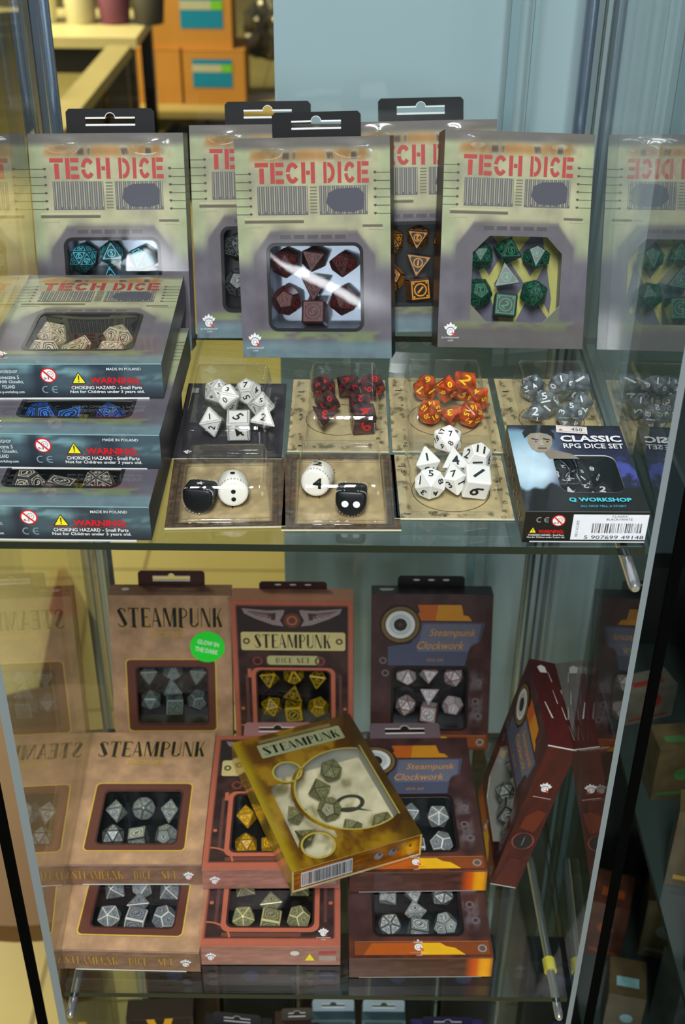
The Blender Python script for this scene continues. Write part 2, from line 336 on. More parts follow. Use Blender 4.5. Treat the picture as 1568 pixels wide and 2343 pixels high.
def die_mesh(kind, rad, mat, body, ink, edge, style, spin):
    """a bevelled polyhedral die with engraved numbers; `style` 'frame' adds the ornament ring of each face"""
    key = (kind, round(rad, 5), mat, body, ink, edge, style, spin)
    if key in _dice: return _dice[key]
    P, k = pts(kind); n0 = max(Vector(p).length for p in P); r = rad*k*(1.12 if kind == 'd4' else 1)
    P = [Vector(p)/n0*r for p in P]
    bm = hull(P)
    rnd = random.Random(sum(map(ord, kind))*31+spin)
    bm.faces.ensure_lookup_table()
    f0 = bm.faces[spin % len(bm.faces)]; n = f0.normal.copy()
    tilt = Vector((rnd.uniform(-.25, .25), -1, rnd.uniform(-.05, .35))).normalized()
    q = n.rotation_difference(tilt)
    up = (f0.verts[0].co-f0.calc_center_median()); up = q @ up; a0 = math.atan2(up.x, up.z)
    if kind == 'd6': tw = -a0+R(45)+rnd.uniform(-.12, .12)
    else: tw = -a0+(math.pi if spin % 2 else 0)+rnd.uniform(-.2, .2)
    from mathutils import Quaternion
    q = Quaternion(tilt, -tw) @ q
    bmesh.ops.transform(bm, matrix=q.to_matrix().to_4x4(), verts=bm.verts)
    faces = []
    for f in bm.faces: faces.append((f.calc_center_median(), f.normal.copy(), [v.co.copy() for v in f.verts]))
    bv = bmesh.ops.bevel(bm, geom=list(bm.edges)+list(bm.verts), offset=rad*(.11 if kind == 'd6' else .05), segments=2 if kind == 'd6' else 1, profile=.5, affect='EDGES')
    m = MB(); bm.verts.index_update()
    normals = [x[1] for x in faces]
    for f in bm.faces:
        big = any(f.normal.dot(nn) > .9995 for nn in normals)
        m.add([v.co.copy() for v in f.verts], [tuple(range(len(f.verts)))], body if big else edge)
    bm.free()
    num = 1
    for c, nn, vs in faces:
        if nn.y > .35: num += 1; continue          # away from the window side
        e = (vs[0]-c).normalized(); pl = Pl(c, nn.cross(e), e, .00007)
        if pl.n.dot(nn) < 0: pl = Pl(c, -nn.cross(e), e, .00007)
        Q = [((v-c).dot(pl.ex), (v-c).dot(pl.ey)) for v in vs]
        inr = min(abs((Q[i][0]*Q[(i+1) % len(Q)][1]-Q[(i+1) % len(Q)][0]*Q[i][1])/math.hypot(Q[i][0]-Q[(i+1) % len(Q)][0], Q[i][1]-Q[(i+1) % len(Q)][1])) for i in range(len(Q)))
        sc = lambda t: [(x*t, y*t) for x, y in Q]
        if style == 'frame':
            m.ring(pl, sc(.80), sc(.72), ink); m.ring(pl, circ(0, 0, inr*.60, 12), circ(0, 0, inr*.50, 12), ink)
            for i in range(len(Q)):
                ax, ay = Q[i]; m.poly(pl, circ(ax*.60, ay*.60, inr*.09, 6), ink)
                bx, by = Q[(i+1) % len(Q)]; mx, my = (ax+bx)*.37, (ay+by)*.37
                for t in (-.18, 0, .18):
                    dx, dy = (bx-ax)*t, (by-ay)*t
                    m.poly(pl, circ(mx+dx, my+dy, inr*.055, 4), ink)
            h = inr*.36
        elif style == 'rune':
            m.ring(pl, sc(.84), sc(.80), ink)
            for i in range(len(Q)):
                ax, ay = Q[i]; bx, by = Q[(i+1) % len(Q)]
                for t in range(1, 6):
                    px, py = ax+(bx-ax)*t/6, ay+(by-ay)*t/6
                    m.poly(pl, [(px*.70, py*.70), (px*.78, py*.78), (px*.77+.04*inr, py*.77), (px*.69+.04*inr, py*.69)], ink)
            h = inr*.50
        else: h = inr*.62
        if kind == 'd10': t = str(num % 10) if style != 'tens' else str(num % 10)+'0'
        elif kind == 'd4': t = str(num % 4+1)
        else: t = str(num)
        m.text(pl, t, -h*(.8 if len(t) == 1 else 1.1), -h, h*(.8 if len(t) == 1 else 1.1), h, ink, 1.5, bold=.02, keep=True)
        num += 1
    me = m.mesh(kind+'_die', M[mat]); _dice[key] = me; return me
NAMES = {'d4': ('four_sided_die', 'four-sided'), 'd6': ('six_sided_die', 'six-sided'), 'd8': ('eight_sided_die', 'eight-sided'), 'd10': ('ten_sided_die', 'ten-sided'), 'd12': ('twelve_sided_die', 'twelve-sided'), 'd20': ('twenty_sided_die', 'twenty-sided')}
def place_die(kind, mtx, pos, rad, pal, where, box, spin, group):
    mat, body, ink, edge, style, cname = pal
    o = link(NAMES[kind][0], die_mesh(kind, rad, mat, body, ink, edge, style, spin))
    o.matrix_world = mtx @ Matrix.Translation(pos)
    tag(o, f'{cname} {NAMES[kind][1]} die, {where}, {box}', 'die', group); return o
LAY_TECH = [('d20', .285, .565, 'top left'), ('d8', .475, .545, 'top middle'), ('d10', .675, .57, 'top right'), ('d4', .475, .67, 'centre'), ('d12', .285, .74, 'lower left'), ('d20', .67, .74, 'lower right'), ('d6', .475, .80, 'bottom middle')]
LAY_STEAM = [('d8', .29, .555, 'top left'), ('d10', .495, .535, 'top middle'), ('d8', .70, .555, 'top right'), ('d4', .495, .655, 'centre'), ('d20', .30, .74, 'lower left'), ('d6', .495, .765, 'bottom middle'), ('d12', .70, .74, 'lower right')]
LAY_CLOCK = [('d10', .30, .55, 'top left'), ('d8', .49, .53, 'top middle'), ('d20', .70, .55, 'top right'), ('d4', .49, .665, 'centre'), ('d20', .30, .745, 'lower left'), ('d6', .50, .79, 'bottom middle'), ('d12', .70, .745, 'lower right')]
LAY_GOLD = [('d20', .66, .33, 'top right'), ('d8', .50, .45, 'left of the print'), ('d12', .50, .60, 'left below the print'), ('d4', .24, .58, 'upper left window'), ('d4', .24, .75, 'lower left window'), ('d10', .58, .78, 'bottom middle'), ('d20', .82, .80, 'bottom right')]
LAY_SIDE = [('d20', .32, .55, 'top left'), ('d8', .55, .54, 'top middle'), ('d12', .74, .58, 'top right'), ('d20', .34, .76, 'lower left'), ('d6', .55, .76, 'bottom middle'), ('d10', .74, .77, 'lower right')]
# ================================================================== BOXES
W, H, D = .10, .14, .021
def art_tech(u, v):
    n = fbm(u, v*1.4, 7, 3); n2 = fbm(u*3, v*.8, 6, 11); k = fbm(u*.6, v*5, 8, 21)
    c = np.zeros(u.shape+(3,))+rgb(96, 94, 100)
    c = mixc(c, rgb(160, 158, 126), ss(.60, .40, v)*np.clip(.75+.5*n, 0, 1))
    col = (1-band(u, .085, .915, .03)); c = mixc(c, rgb(150, 158, 122), col*ss(.62, .5, v)*.9)
    c = mixc(c, rgb(84, 80, 80), band(v, -.1, .05, .02)*(.6+.4*n))
    c = mixc(c, rgb(150, 112, 66), band(v, .055, .10, .02)*ss(.35, .6, n2)*band(u, .1, .9, .05))
    c = mixc(c, rgb(92, 74, 62), band(v, .065, .095, .008)*ss(.5, .35, n2)*band(u, .15, .85, .05))
    arch = np.maximum(np.abs(u-.5)*.95-.27, 0)+.405; c = mixc(c, rgb(92, 88, 92), ss(arch-.005, arch+.02, v)*band(u, .10, .90, .01))
    c = mixc(c, rgb(112, 106, 98), band(v, .405, .44, .012)*band(u, .28, .72, .02)*.6)
    c = mixc(c, rgb(88, 82, 92), ss(.55, .68, v)*(.8-.3*n))
    c = mixc(c, rgb(110, 122, 84), band(v, .875, .925, .014)*ss(.42, .58, fbm(u*.7+v*1.6, v*4, 7, 5))*band(u, .1, .98, .05))
    c = mixc(c, rgb(104, 136, 142), ss(.90, .95, v)*(.45+.55*k))
    c = mixc(c, rgb(70, 78, 84), ss(.93, 1., v)*ss(.5, .7, n)*.6)
    return c*(.86+.28*n)[..., None]
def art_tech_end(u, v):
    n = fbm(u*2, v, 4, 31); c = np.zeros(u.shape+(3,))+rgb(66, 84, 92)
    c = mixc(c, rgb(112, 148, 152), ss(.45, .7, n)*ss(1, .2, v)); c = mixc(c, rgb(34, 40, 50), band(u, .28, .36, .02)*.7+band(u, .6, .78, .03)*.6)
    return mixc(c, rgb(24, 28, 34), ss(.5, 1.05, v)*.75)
def art_green(u, v):
    c = art_tech(u, v); n = fbm(u, v, 6, 9)
    return mixc(c, rgb(84, 74, 70), ss(.86, .93, v)*.9*(.7+.3*n))
def leather(base, s=9, seed=41, amt=.35):
    def f(u, v):
        n = fbm(u, v*1.4, s, seed); m2 = fbm(u*1.3, v*1.2, 30, seed+5)
        return np.asarray(base)*(1-amt/2+amt*n+.10*(m2-.5))[..., None]
    return f
art_brown = leather(rgb(172, 136, 104)); art_brown_end = leather(rgb(122, 92, 72), 12, 44, .5)
art_red = lambda u, v: mixc(leather(rgb(58, 40, 38), 14, 51, .9)(u, v), rgb(168, 92, 72), 1-band(u, .045, .955, .004)*band(v, .035, .955, .004))
art_red_end = leather(rgb(146, 100, 86), 10, 52, .4)
def art_clock(u, v):
    n = fbm(u, v, 9, 61); c = np.zeros(u.shape+(3,))+rgb(62, 40, 38)
    c = c*(.6+.8*n)[..., None]
    c = mixc(c, rgb(112, 52, 26), ss(.86, .92, v)*.75*n*1.6)
    c = mixc(c, rgb(92, 82, 84), band(u, .83, .94, .02)*band(v, .5, .82, .05)*ss(.4, .6, fbm(u, v, 22, 66)))
    return c
art_clock_end = lambda u, v: mixc(mixc(leather(rgb(74, 44, 34), 9, 63, .8)(u, v), rgb(190, 72, 16), band(u, .83, .99, .03)), rgb(226, 156, 18), band(u, .90, .99, .03))
art_clock_side = leather(rgb(66, 22, 22), 9, 64, .7)
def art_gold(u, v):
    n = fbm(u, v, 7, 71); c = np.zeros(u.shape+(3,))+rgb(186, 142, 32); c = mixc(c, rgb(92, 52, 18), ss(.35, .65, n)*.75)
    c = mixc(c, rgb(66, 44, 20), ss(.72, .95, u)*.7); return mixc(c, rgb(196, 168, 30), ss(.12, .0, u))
art_gold_end = lambda u, v: mixc(leather(rgb(150, 92, 24), 10, 72, .9)(u, v), rgb(205, 160, 30), band(u, .84, .96, .03)*band(v, .2, .8, .1))
def art_classic(u, v):
    n = fbm(u, v, 5, 81); c = np.zeros(u.shape+(3,))+rgb(24, 26, 52)
    c = mixc(c, rgb(118, 156, 176), ss(.55, .2, u+.3*(v-.2))*ss(.0, .1, v)); c = mixc(c, rgb(196, 220, 232), ss(.42, .12, np.hypot((u-.14)*1.2, (v-.5)))*(.7+.5*n))
    c = mixc(c, rgb(62, 70, 150), ss(.50, .62, fbm(u, v, 10, 83))*ss(.6, .8, u)*ss(.3, .5, v))
    wave = .74+.03*np.sin(u*17)+.02*np.sin(u*41); c = mixc(c, rgb(14, 14, 16), ss(wave-.01, wave+.02, v))
    c = mixc(c, rgb(14, 14, 18), ss(.06, .03, v+.02*np.sin(u*30))); return c
K = rgb(12, 12, 13); WH = rgb(226, 226, 224); REDC = rgb(166, 64, 58)
def P_front(w_, h_): return Pl((-w_/2, 0, 0), (1, 0, 0), (0, 0, 1))
def cells(a, b, n, extra=()):
    L = sorted(set([round(x, 6) for x in np.linspace(a, b, n+1)]+[round(e, 6) for e in extra])); out = [L[0]]
    for x in L[1:]:
        if x-out[-1] < 1e-4 and x not in [round(e, 6) for e in extra]: continue
        out.append(x)
    return out
def logo(m, pl, cx, cy, s, dark=K, txt=True):
    for a in (-52, -27, 0, 27, 52):
        t = R(90-a); r1 = s*(1.0 if a == 0 else .9); wv = s*.16
        dx, dy = math.cos(t), math.sin(t); px, py = -dy, dx
        m.poly(pl, [(cx+px*wv*.8, cy+py*wv*.8), (cx-px*wv*.8, cy-py*wv*.8), (cx+dx*r1*.75-px*wv, cy+dy*r1*.75-py*wv), (cx+dx*r1, cy+dy*r1), (cx+dx*r1*.75+px*wv, cy+dy*r1*.75+py*wv)], WH, 2)
    m.poly(pl, circ(cx, cy, s*.48, 20), dark, 3); m.ring(pl, circ(cx, cy-s*.02, s*.42, 20), circ(cx, cy-s*.02, s*.24, 20), WH, 4); m.poly(pl, circ(cx, cy-s*.02, s*.20, 14), WH, 4)
    m.poly(pl, [(cx+s*.1, cy-s*.15), (cx+s*.22, cy-s*.03), (cx+s*.55, cy-s*.42), (cx+s*.42, cy-s*.52)], rgb(214, 50, 44), 5)
    if txt:
        m.text(pl, 'Q-WORKSHOP', cx-s*.95, cy-s*.78, cx+s*.95, cy-s*.58, WH, 3); m.text(pl, '.COM', cx-s*.3, cy-s*1.06, cx+s*.3, cy-s*.88, WH, 3)
def warn(m, pl, x0, y0, x1, y1):
    """warning triangle, heading and the two lines under it, inside the given rectangle"""
    w_, h_ = x1-x0, y1-y0; X = lambda t: x0+t*w_; Y = lambda t: y0+t*h_
    m.poly(pl, [(X(.05), Y(.47)), (X(.24), Y(.47)), (X(.145), Y(1.0))], K, 2); m.poly(pl, [(X(.065), Y(.495)), (X(.225), Y(.495)), (X(.145), Y(.95))], rgb(236, 222, 40), 3)
    m.rect(pl, X(.138), Y(.64), X(.152), Y(.85), K, 4); m.rect(pl, X(.138), Y(.55), X(.152), Y(.60), K, 4)
    m.text(pl, 'WARNING:', X(.29), Y(.46), X(.93), Y(.76), rgb(206, 24, 30), 3, bold=.03); m.rect(pl, X(.0), Y(.40), X(.97), Y(.415), rgb(190, 24, 30), 3)
    m.text(pl, 'CHOKING HAZARD - Small Parts', X(.04), Y(.20), X(.95), Y(.36), WH, 3, bold=.015)
    m.text(pl, 'Not for Children under 3 years old.', X(.02), Y(-.02), X(.98), Y(.16), WH, 3, bold=.015)
def no03(m, pl, cx, cy, r):
    m.poly(pl, circ(cx, cy, r), rgb(206, 34, 32), 2); m.poly(pl, circ(cx, cy, r*.84), rgb(236, 230, 228), 3)
    m.ring(pl, circ(cx+r*.2, cy+r*.15, r*.42, 16), circ(cx+r*.2, cy+r*.15, r*.36, 16), rgb(120, 118, 118), 4); m.poly(pl, circ(cx+r*.1, cy+r*.2, r*.06, 6), K, 4); m.poly(pl, circ(cx+r*.35, cy+r*.18, r*.06, 6), K, 4)
    m.text(pl, '0-3', cx-r*.62, cy-r*.55, cx+r*.05, cy-r*.22, K, 4, bold=.02)
    d = r*.62; t = r*.07; m.poly(pl, [(cx-d-t, cy+d-t), (cx-d+t, cy+d+t), (cx+d+t, cy-d+t), (cx+d-t, cy-d-t)], rgb(206, 34, 32), 5)
def ce(m, pl, cx, cy, s, col):
    t = .16
    m.poly(pl, arc(cx-s*.55, cy, s*.5, s*.5, s*t, s*t, 60, 300, 14), col, 2); m.poly(pl, arc(cx+s*.65, cy, s*.5, s*.5, s*t, s*t, 60, 300, 14), col, 2); m.rect(pl, cx+s*.25, cy-s*.06, cx+s*.85, cy+s*.06, col, 3)
def bars(m, pl, x0, y0, x1, y1, seed=3, bg=True):
    if bg: m.rect(pl, x0, y0, x1, y1, rgb(228, 230, 234), 2)
    r = random.Random(seed); x = x0+.0008
    while x < x1-.0008:
        w_ = r.choice((.00025, .00025, .0005, .0008)); m.rect(pl, x, y0+(y1-y0)*.1, min(x+w_, x1), y1-(y1-y0)*.1, rgb(16, 16, 20), 3); x += w_+r.choice((.0003, .0004, .0007))
# ---- per style: front artwork with window
def win_front(m, w_, h_, art, wn, rad, ch=False, border=0, bcol=K, edge=WH, dome=False, nx=60, ny=84):
    pl = P_front(w_, h_); x0, v0, x1, v1 = wn; X0, X1, Y0, Y1 = x0*w_, x1*w_, (1-v1)*h_, (1-v0)*h_
    cf = lambda X, Y: art(X/w_, 1-Y/h_)
    bl = None
    if dome:
        def bl(X, Y):
            e = ss(0, .004, h_-Y)
            return e*.0011*np.exp(-(Y-h_+.006)**2/(2*.0028**2))*(np.exp(-(X-.215*w_)**2/(2*.0060**2))+np.exp(-(X-.765*w_)**2/(2*.0060**2)))
    yy = cells(0, h_, ny, (Y0, Y1)+(tuple(h_-.015+.0005*i for i in range(30)) if dome else ()))
    m.grid(pl, cells(0, w_, nx if not dome else 120, (X0, X1)), yy, cf, hole=lambda x, y: X0 < x < X1 and Y0 < y < Y1, bulge=bl)
    inner = rr(X0, Y0, X1, Y1, rad, 6, ch); b = max(border, .0002)
    if border: m.ring(pl, rr(X0-b, Y0-b, X1+b, Y1+b, rad+b*.8, 6, ch), inner, bcol, 1)
    else:      # fill the corners left between the square hole and the rounded outline
        k = len(inner)//4
        for i, (cx, cy) in enumerate(((X1, Y1), (X0, Y1), (X0, Y0), (X1, Y0))):
            seg = inner[i*k:(i+1)*k]; m.poly(pl, [(cx, cy)]+seg[::-1], cf(np.array([cx]), np.array([cy]))[0], 0)
    vs = [pl(x, y, .5) for x, y in inner]; n = len(vs); m.add(vs+[p-pl.n*.0007 for p in vs], [(i, n+i, n+(i+1) % n, (i+1) % n) for i in range(n)], edge)
    return pl
def U(w_, h_):
    return lambda u0, v0, u1, v1: (u0*w_, (1-v1)*h_, u1*w_, (1-v0)*h_)
def front_tech(m, green=False):
    if green: pl = win_front(m, W, H, art_green, (.215, .475, .825, .875), .011, True, edge=WH, dome=True)
    else: pl = win_front(m, W, H, art_tech, (.205, .48, .80, .86), .0045, False, .0022, K, rgb(40, 42, 46), dome=True)
    q = U(W, H)
    for (a, b, ch) in ((.13, .52, 'TECH'), (.575, .865, 'DICE')):
        x0, y0, x1, y1 = q(a, .108, b, .2); m.text(pl, '', x0, y0, x1, y1, REDC, 2, custom=lambda s_, t=ch: stencil(t))
    dk = rgb(72, 72, 80); lt = rgb(156, 154, 124)
    for (a, b) in ((.14, .47), (.545, .855)):
        n = 22
        m.rect(pl, *q(a, .212, b, .34), rgb(92, 91, 94), 1)
        for i in range(n): x = a+(b-a)*(i+.3)/n; m.rect(pl, *q(x, .213, x+.0065, .336-.01*(i % 3 == 0)), lt if i % 2 else rgb(128, 126, 112), 2)
    m.poly(pl, [((a)*W, (1-b)*H) for a, b in ((.60, .245), (.66, .225), (.80, .222), (.835, .25), (.83, .315), (.76, .328), (.64, .325), (.59, .29))], rgb(74, 74, 84), 3)
    for i in range(9): v_ = .215+i*.014; m.rect(pl, *q(.485, v_, .53, v_+.006), rgb(112, 108, 92), 2)
    for i in range(6):
        v_ = .155+i*.036
        for s_ in (0, 1):
            f = (lambda u_: u_) if not s_ else (lambda u_: 1-u_)
            m.poly(pl, [(f(.0)*W, (1-v_)*H), (f(.105)*W, (1-v_)*H), (f(.105)*W, (1-v_-.003)*H), (f(0)*W, (1-v_-.003)*H)][::(1 if not s_ else -1)], rgb(84, 84, 70), 2)
            m.poly(pl, [(f(.085)*W, (1-v_+.004)*H), (f(.105)*W, (1-v_+.004)*H), (f(.095)*W, (1-v_-.008)*H)], rgb(70, 68, 58), 3)
    m.rect(pl, *q(.05, .352, .44, .362), rgb(172, 172, 134), 2); m.rect(pl, *q(.05, .364, .44, .376), rgb(96, 88, 74), 2)
    m.rect(pl, *q(.05, .388, .17, .396), rgb(160, 160, 124), 2); m.rect(pl, *q(.82, .385, .95, .395), rgb(96, 88, 74), 2); m.rect(pl, *q(.86, .400, .96, .408), rgb(160, 160, 124), 2)
    for i in range(5): m.rect(pl, *q(.28+i*.09, .43, .35+i*.09, .448), rgb(76, 72, 76), 1)
    logo(m, pl, .085*W, (1-.925)*H, .0062, rgb(60, 62, 66))
def front_brown(m):
    pl = win_front(m, W, H, art_brown, (.205, .475, .79, .86), .004, edge=rgb(70, 46, 36)); q = U(W, H)
    m.text(pl, '', *[a+b for a, b in zip(q(.075, .083, .935, .207), (.0004, -.0004, .0004, -.0004))], rgb(182, 150, 78), 1, custom=lambda s_: didone('STEAMPUNK'))
    m.text(pl, '', *q(.07, .08, .93, .205), rgb(24, 30, 28), 3, custom=lambda s_: didone('STEAMPUNK'))
    m.ring(pl, rr(*q(.055, .072, .945, .213), .001, 3), rr(*[a+b for a, b in zip(q(.055, .072, .945, .213), (.0003, .0003, -.0003, -.0003))], .001, 3), rgb(176, 146, 84), 1)
    m.text(pl, 'DICE SET', *q(.33, .235, .62, .268), rgb(184, 150, 60), 2, bold=.02)
    o = q(.115, .415, .87, .915); i = q(.125, .422, .86, .908); wn = q(.205, .475, .79, .86)
    m.ring(pl, rr(*o, .004), rr(*i, .0035), rgb(206, 172, 72), 3); m.ring(pl, rr(*i, .0035), rr(*wn, .004), rgb(94, 54, 44), 2)
    m.ring(pl, rr(*[a+b for a, b in zip(wn, (-.0012, -.0012, .0012, .0012))], .0045), rr(*wn, .004), rgb(60, 34, 32), 3)
def front_red(m):
    pl = win_front(m, W, H, art_red, (.20, .475, .80, .885), .005, edge=rgb(60, 36, 30)); q = U(W, H); cp = rgb(176, 98, 74)
    m.rect(pl, *q(.05, .04, .95, .2), rgb(44, 36, 38), 1)
    for s_ in (0, 1):
        f = (lambda u_: u_) if not s_ else (lambda u_: 1-u_)
        for k_, (pts_, c_) in enumerate((([(.09, .05), (.3, .065), (.44, .06), (.43, .09), (.40, .13), (.43, .17), (.34, .16), (.2, .12), (.11, .085)], rgb(138, 122, 124)), ([(.13, .065), (.3, .08), (.36, .085), (.33, .12), (.2, .1)], rgb(104, 84, 84)), ([(.30, .085), (.37, .08), (.36, .13), (.31, .12)], rgb(66, 46, 44)))):
            m.poly(pl, [(f(a)*W, (1-b)*H) for a, b in pts_][::(-1 if not s_ else 1)], c_, 2+k_)
        for j in range(5): m.poly(pl, [(f(.11+.05*j)*W, (1-.075-.012*j)*H), (f(.12+.05*j)*W, (1-.078-.012*j)*H), (f(.33)*W, (1-.10)*H)], rgb(168, 152, 152), 5)
    m.poly(pl, circ(.5*W, (1-.13)*H, .007, 20), rgb(98, 52, 40), 2); m.ring(pl, circ(.5*W, (1-.13)*H, .0045, 16), circ(.5*W, (1-.13)*H, .003, 16), rgb(150, 96, 78), 3)
    a = q(.06, .20, .95, .34); m.ring(pl, rr(*a, .002), rr(*q(.075, .208, .935, .332), .002), rgb(50, 34, 34), 2)
    m.poly(pl, rr(*q(.075, .208, .935, .332), .002), rgb(196, 182, 124), 3); m.text(pl, '', *q(.185, .223, .815, .316), rgb(26, 28, 26), 4, custom=lambda s_: didone('STEAMPUNK'))
    for u_ in (.12, .885): m.ring(pl, circ(u_*W, (1-.27)*H, .0030, 12), circ(u_*W, (1-.27)*H, .0015, 12), rgb(70, 58, 40), 4)
    m.poly(pl, rr(*q(.27, .362, .73, .438), .003), rgb(70, 48, 42), 2); m.poly(pl, rr(*q(.285, .369, .715, .431), .0028), rgb(172, 168, 116), 3); m.text(pl, '', *q(.36, .382, .64, .418), rgb(80, 76, 54), 4, custom=lambda s_: didone('DICE SET'))
    o = q(.15, .452, .85, .92); i = q(.185, .468, .815, .895); m.ring(pl, rr(*o, .006), rr(*i, .005), cp, 2)
    m.ring(pl, rr(*i, .005), rr(*q(.20, .475, .80, .885), .005), rgb(56, 34, 32), 3)
    for u_ in (.24, .76): m.ring(pl, circ(u_*W*.9+.005*(u_ > .5)-.001, (1-.405)*H, .0045, 14), circ(u_*W*.9+.005*(u_ > .5)-.001, (1-.405)*H, .0026, 14), rgb(112, 60, 50), 3)
    for u_ in (.10, .88): m.rect(pl, *q(u_, .5, u_+.025, .86), rgb(92, 58, 54), 2)
    m.poly(pl, arc(.045*W, (1-.955)*H, .018, .014, .0015, .0015, 0, 90, 8), cp, 3); m.rect(pl, *q(.12, .46, .15, .52), cp, 3)
    for u_ in (.07, .93): m.poly(pl, circ(u_*W, (1-.74)*H, .0016, 8), cp, 3)
    m.rect(pl, *q(.16, .925, .72, .95), rgb(104, 62, 50), 2)
    logo(m, pl, .88*W, (1-.93)*H, .0052, rgb(50, 34, 34), True)
def script(m, pl, s_, r, col, l=4): m.text(pl, s_, *r, col, l, skew=.35)
def front_clock(m, cream=False):
    pl = win_front(m, W, H, art_clock, (.19, .475, .80, .86) if not cream else (.14, .475, .86, .87), .0045 if not cream else .012, cream, edge=rgb(140, 120, 112) if cream else rgb(96, 76, 72)); q = U(W, H)
    m.poly(pl, [(a*W, (1-b)*H) for a, b in ((.34, .165), (.83, .165), (.80, .135), (.76, .13), (.74, .065), (.38, .065), (.40, .11))], rgb(190, 128, 28), 2)
    m.poly(pl, [(a*W, (1-b)*H) for a, b in ((.36, .165), (.53, .165), (.55, .065), (.38, .065), (.40, .11))], rgb(176, 88, 26), 3)
    m.poly(pl, [(a*W, (1-b)*H) for a, b in ((.14, .45), (.78, .45), (.82, .33), (.90, .30), (.94, .175), (.40, .175), (.33, .31), (.14, .33))], rgb(72, 76, 96), 2)
    m.poly(pl, [(a*W, (1-b)*H) for a, b in ((.38, .36), (.80, .36), (.84, .31), (.88, .30), (.91, .185), (.43, .185))], rgb(96, 98, 112), 3)
    m.poly(pl, circ(.24*W, (1-.19)*H, .0172), rgb(34, 24, 22), 4); m.ring(pl, circ(.24*W, (1-.19)*H, .0158), circ(.24*W, (1-.19)*H, .0130), rgb(110, 88, 48), 5)
    m.poly(pl, circ(.24*W, (1-.19)*H, .0122), rgb(206, 208, 204), 6); m.ring(pl, circ(.24*W, (1-.19)*H, .0092), circ(.24*W, (1-.19)*H, .0062), rgb(176, 182, 180), 7); m.poly(pl, circ(.24*W, (1-.19)*H, .0056, 20), rgb(40, 36, 34), 7); m.poly(pl, circ(.24*W, (1-.19)*H, .0018, 12), rgb(80, 58, 50), 8)
    script(m, pl, 'Steampunk', q(.47, .215, .85, .275), rgb(196, 138, 56)); script(m, pl, 'Clockwork', q(.37, .295, .76, .345), rgb(196, 138, 56)); script(m, pl, 'dice set', q(.46, .40, .60, .422), rgb(170, 122, 56))
    o = q(.17, .455, .82, .875) if not cream else q(.12, .46, .88, .885)
    if not cream: m.ring(pl, rr(*o, .006), rr(*q(.19, .475, .80, .86), .0045), rgb(24, 18, 20), 2)
    m.rect(pl, *q(.04, .905, .98, .910), rgb(150, 96, 70), 3); m.rect(pl, *q(.04, .912, .98, .985), rgb(124, 64, 28), 2)
    m.poly(pl, [(a*W, (1-b)*H) for a, b in ((.10, .985), (.50, .985), (.50, .915), (.16, .915))], rgb(168, 82, 24), 3)
    m.poly(pl, [(a*W, (1-b)*H) for a, b in ((.50, .985), (.81, .985), (.74, .945), (.68, .935), (.64, .915), (.50, .915))], rgb(222, 170, 26), 3)
    m.poly(pl, circ(.93*W, (1-.95)*H, .0033, 16), rgb(140, 132, 124), 4); m.poly(pl, circ(.93*W, (1-.95)*H, .0022, 12), rgb(88, 76, 70), 5)
    logo(m, pl, .485*W, (1-.94)*H, .0068, rgb(90, 44, 22), True)
    for a, b in ((.90, .56), (.88, .68), (.91, .78), (.10, .42), (.12, .50)): m.ring(pl, circ(a*W, (1-b)*H, .0032, 12), circ(a*W, (1-b)*H, .0018, 12), rgb(100, 92, 96), 2)
def front_gold(m):
    pl = P_front(W, H); q = U(W, H); cx, cy, rr_ = .70*W, (1-.56)*H, .043
    c1 = (.30*W, (1-.33)*H, .0105); c2 = (.26*W, (1-.885)*H, .0115)
    def inside(x, y):
        if math.hypot(x-c2[0], y-c2[1]) < c2[2]: return True
        if math.hypot(x-c2[0], y-c2[1]) < c2[2]+.0025: return False
        big = math.hypot(x-cx, y-cy) < rr_ and x < .93*W and (1-.9)*H < y < (1-.24)*H
        if math.hypot(x-cx, y-cy) < rr_+.003 and not big: return False
        lf = .12*W < x < .62*W and (1-.87)*H < y < (1-.40)*H and x < .42*W
        if math.hypot(x-c1[0], y-c1[1]) < c1[2]+.0025: return math.hypot(x-c1[0], y-c1[1]) < c1[2]
        return big or lf
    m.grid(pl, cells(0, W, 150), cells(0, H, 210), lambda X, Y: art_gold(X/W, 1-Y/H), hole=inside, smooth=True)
    ye = rgb(214, 196, 92)
    for (a, b, r_) in (c1, c2): m.ring(pl, circ(a, b, r_+.0012), circ(a, b, r_-.0004), ye, 3)
    A = [R(a) for a in range(62, 300, 7)]; out = [(cx+(rr_+.0006)*math.cos(a), cy+(rr_+.0006)*math.sin(a)) for a in A]; inn = [(cx+(rr_-.0008)*math.cos(a), cy+(rr_-.0008)*math.sin(a)) for a in A]
    m.poly(pl, out+inn[::-1], ye, 3)
    m.rect(pl, .925*W, (1-.83)*H, .935*W, (1-.27)*H, ye, 3)
    a = q(.17, .075, .86, .185); m.poly(pl, rr(*a, .001, 2), rgb(190, 196, 150), 3); m.text(pl, '', *q(.20, .10, .83, .165), rgb(30, 30, 24), 4, custom=lambda s_: didone('STEAMPUNK'))
    m.rect(pl, *q(.20, .04, .80, .065), rgb(150, 140, 84), 3)
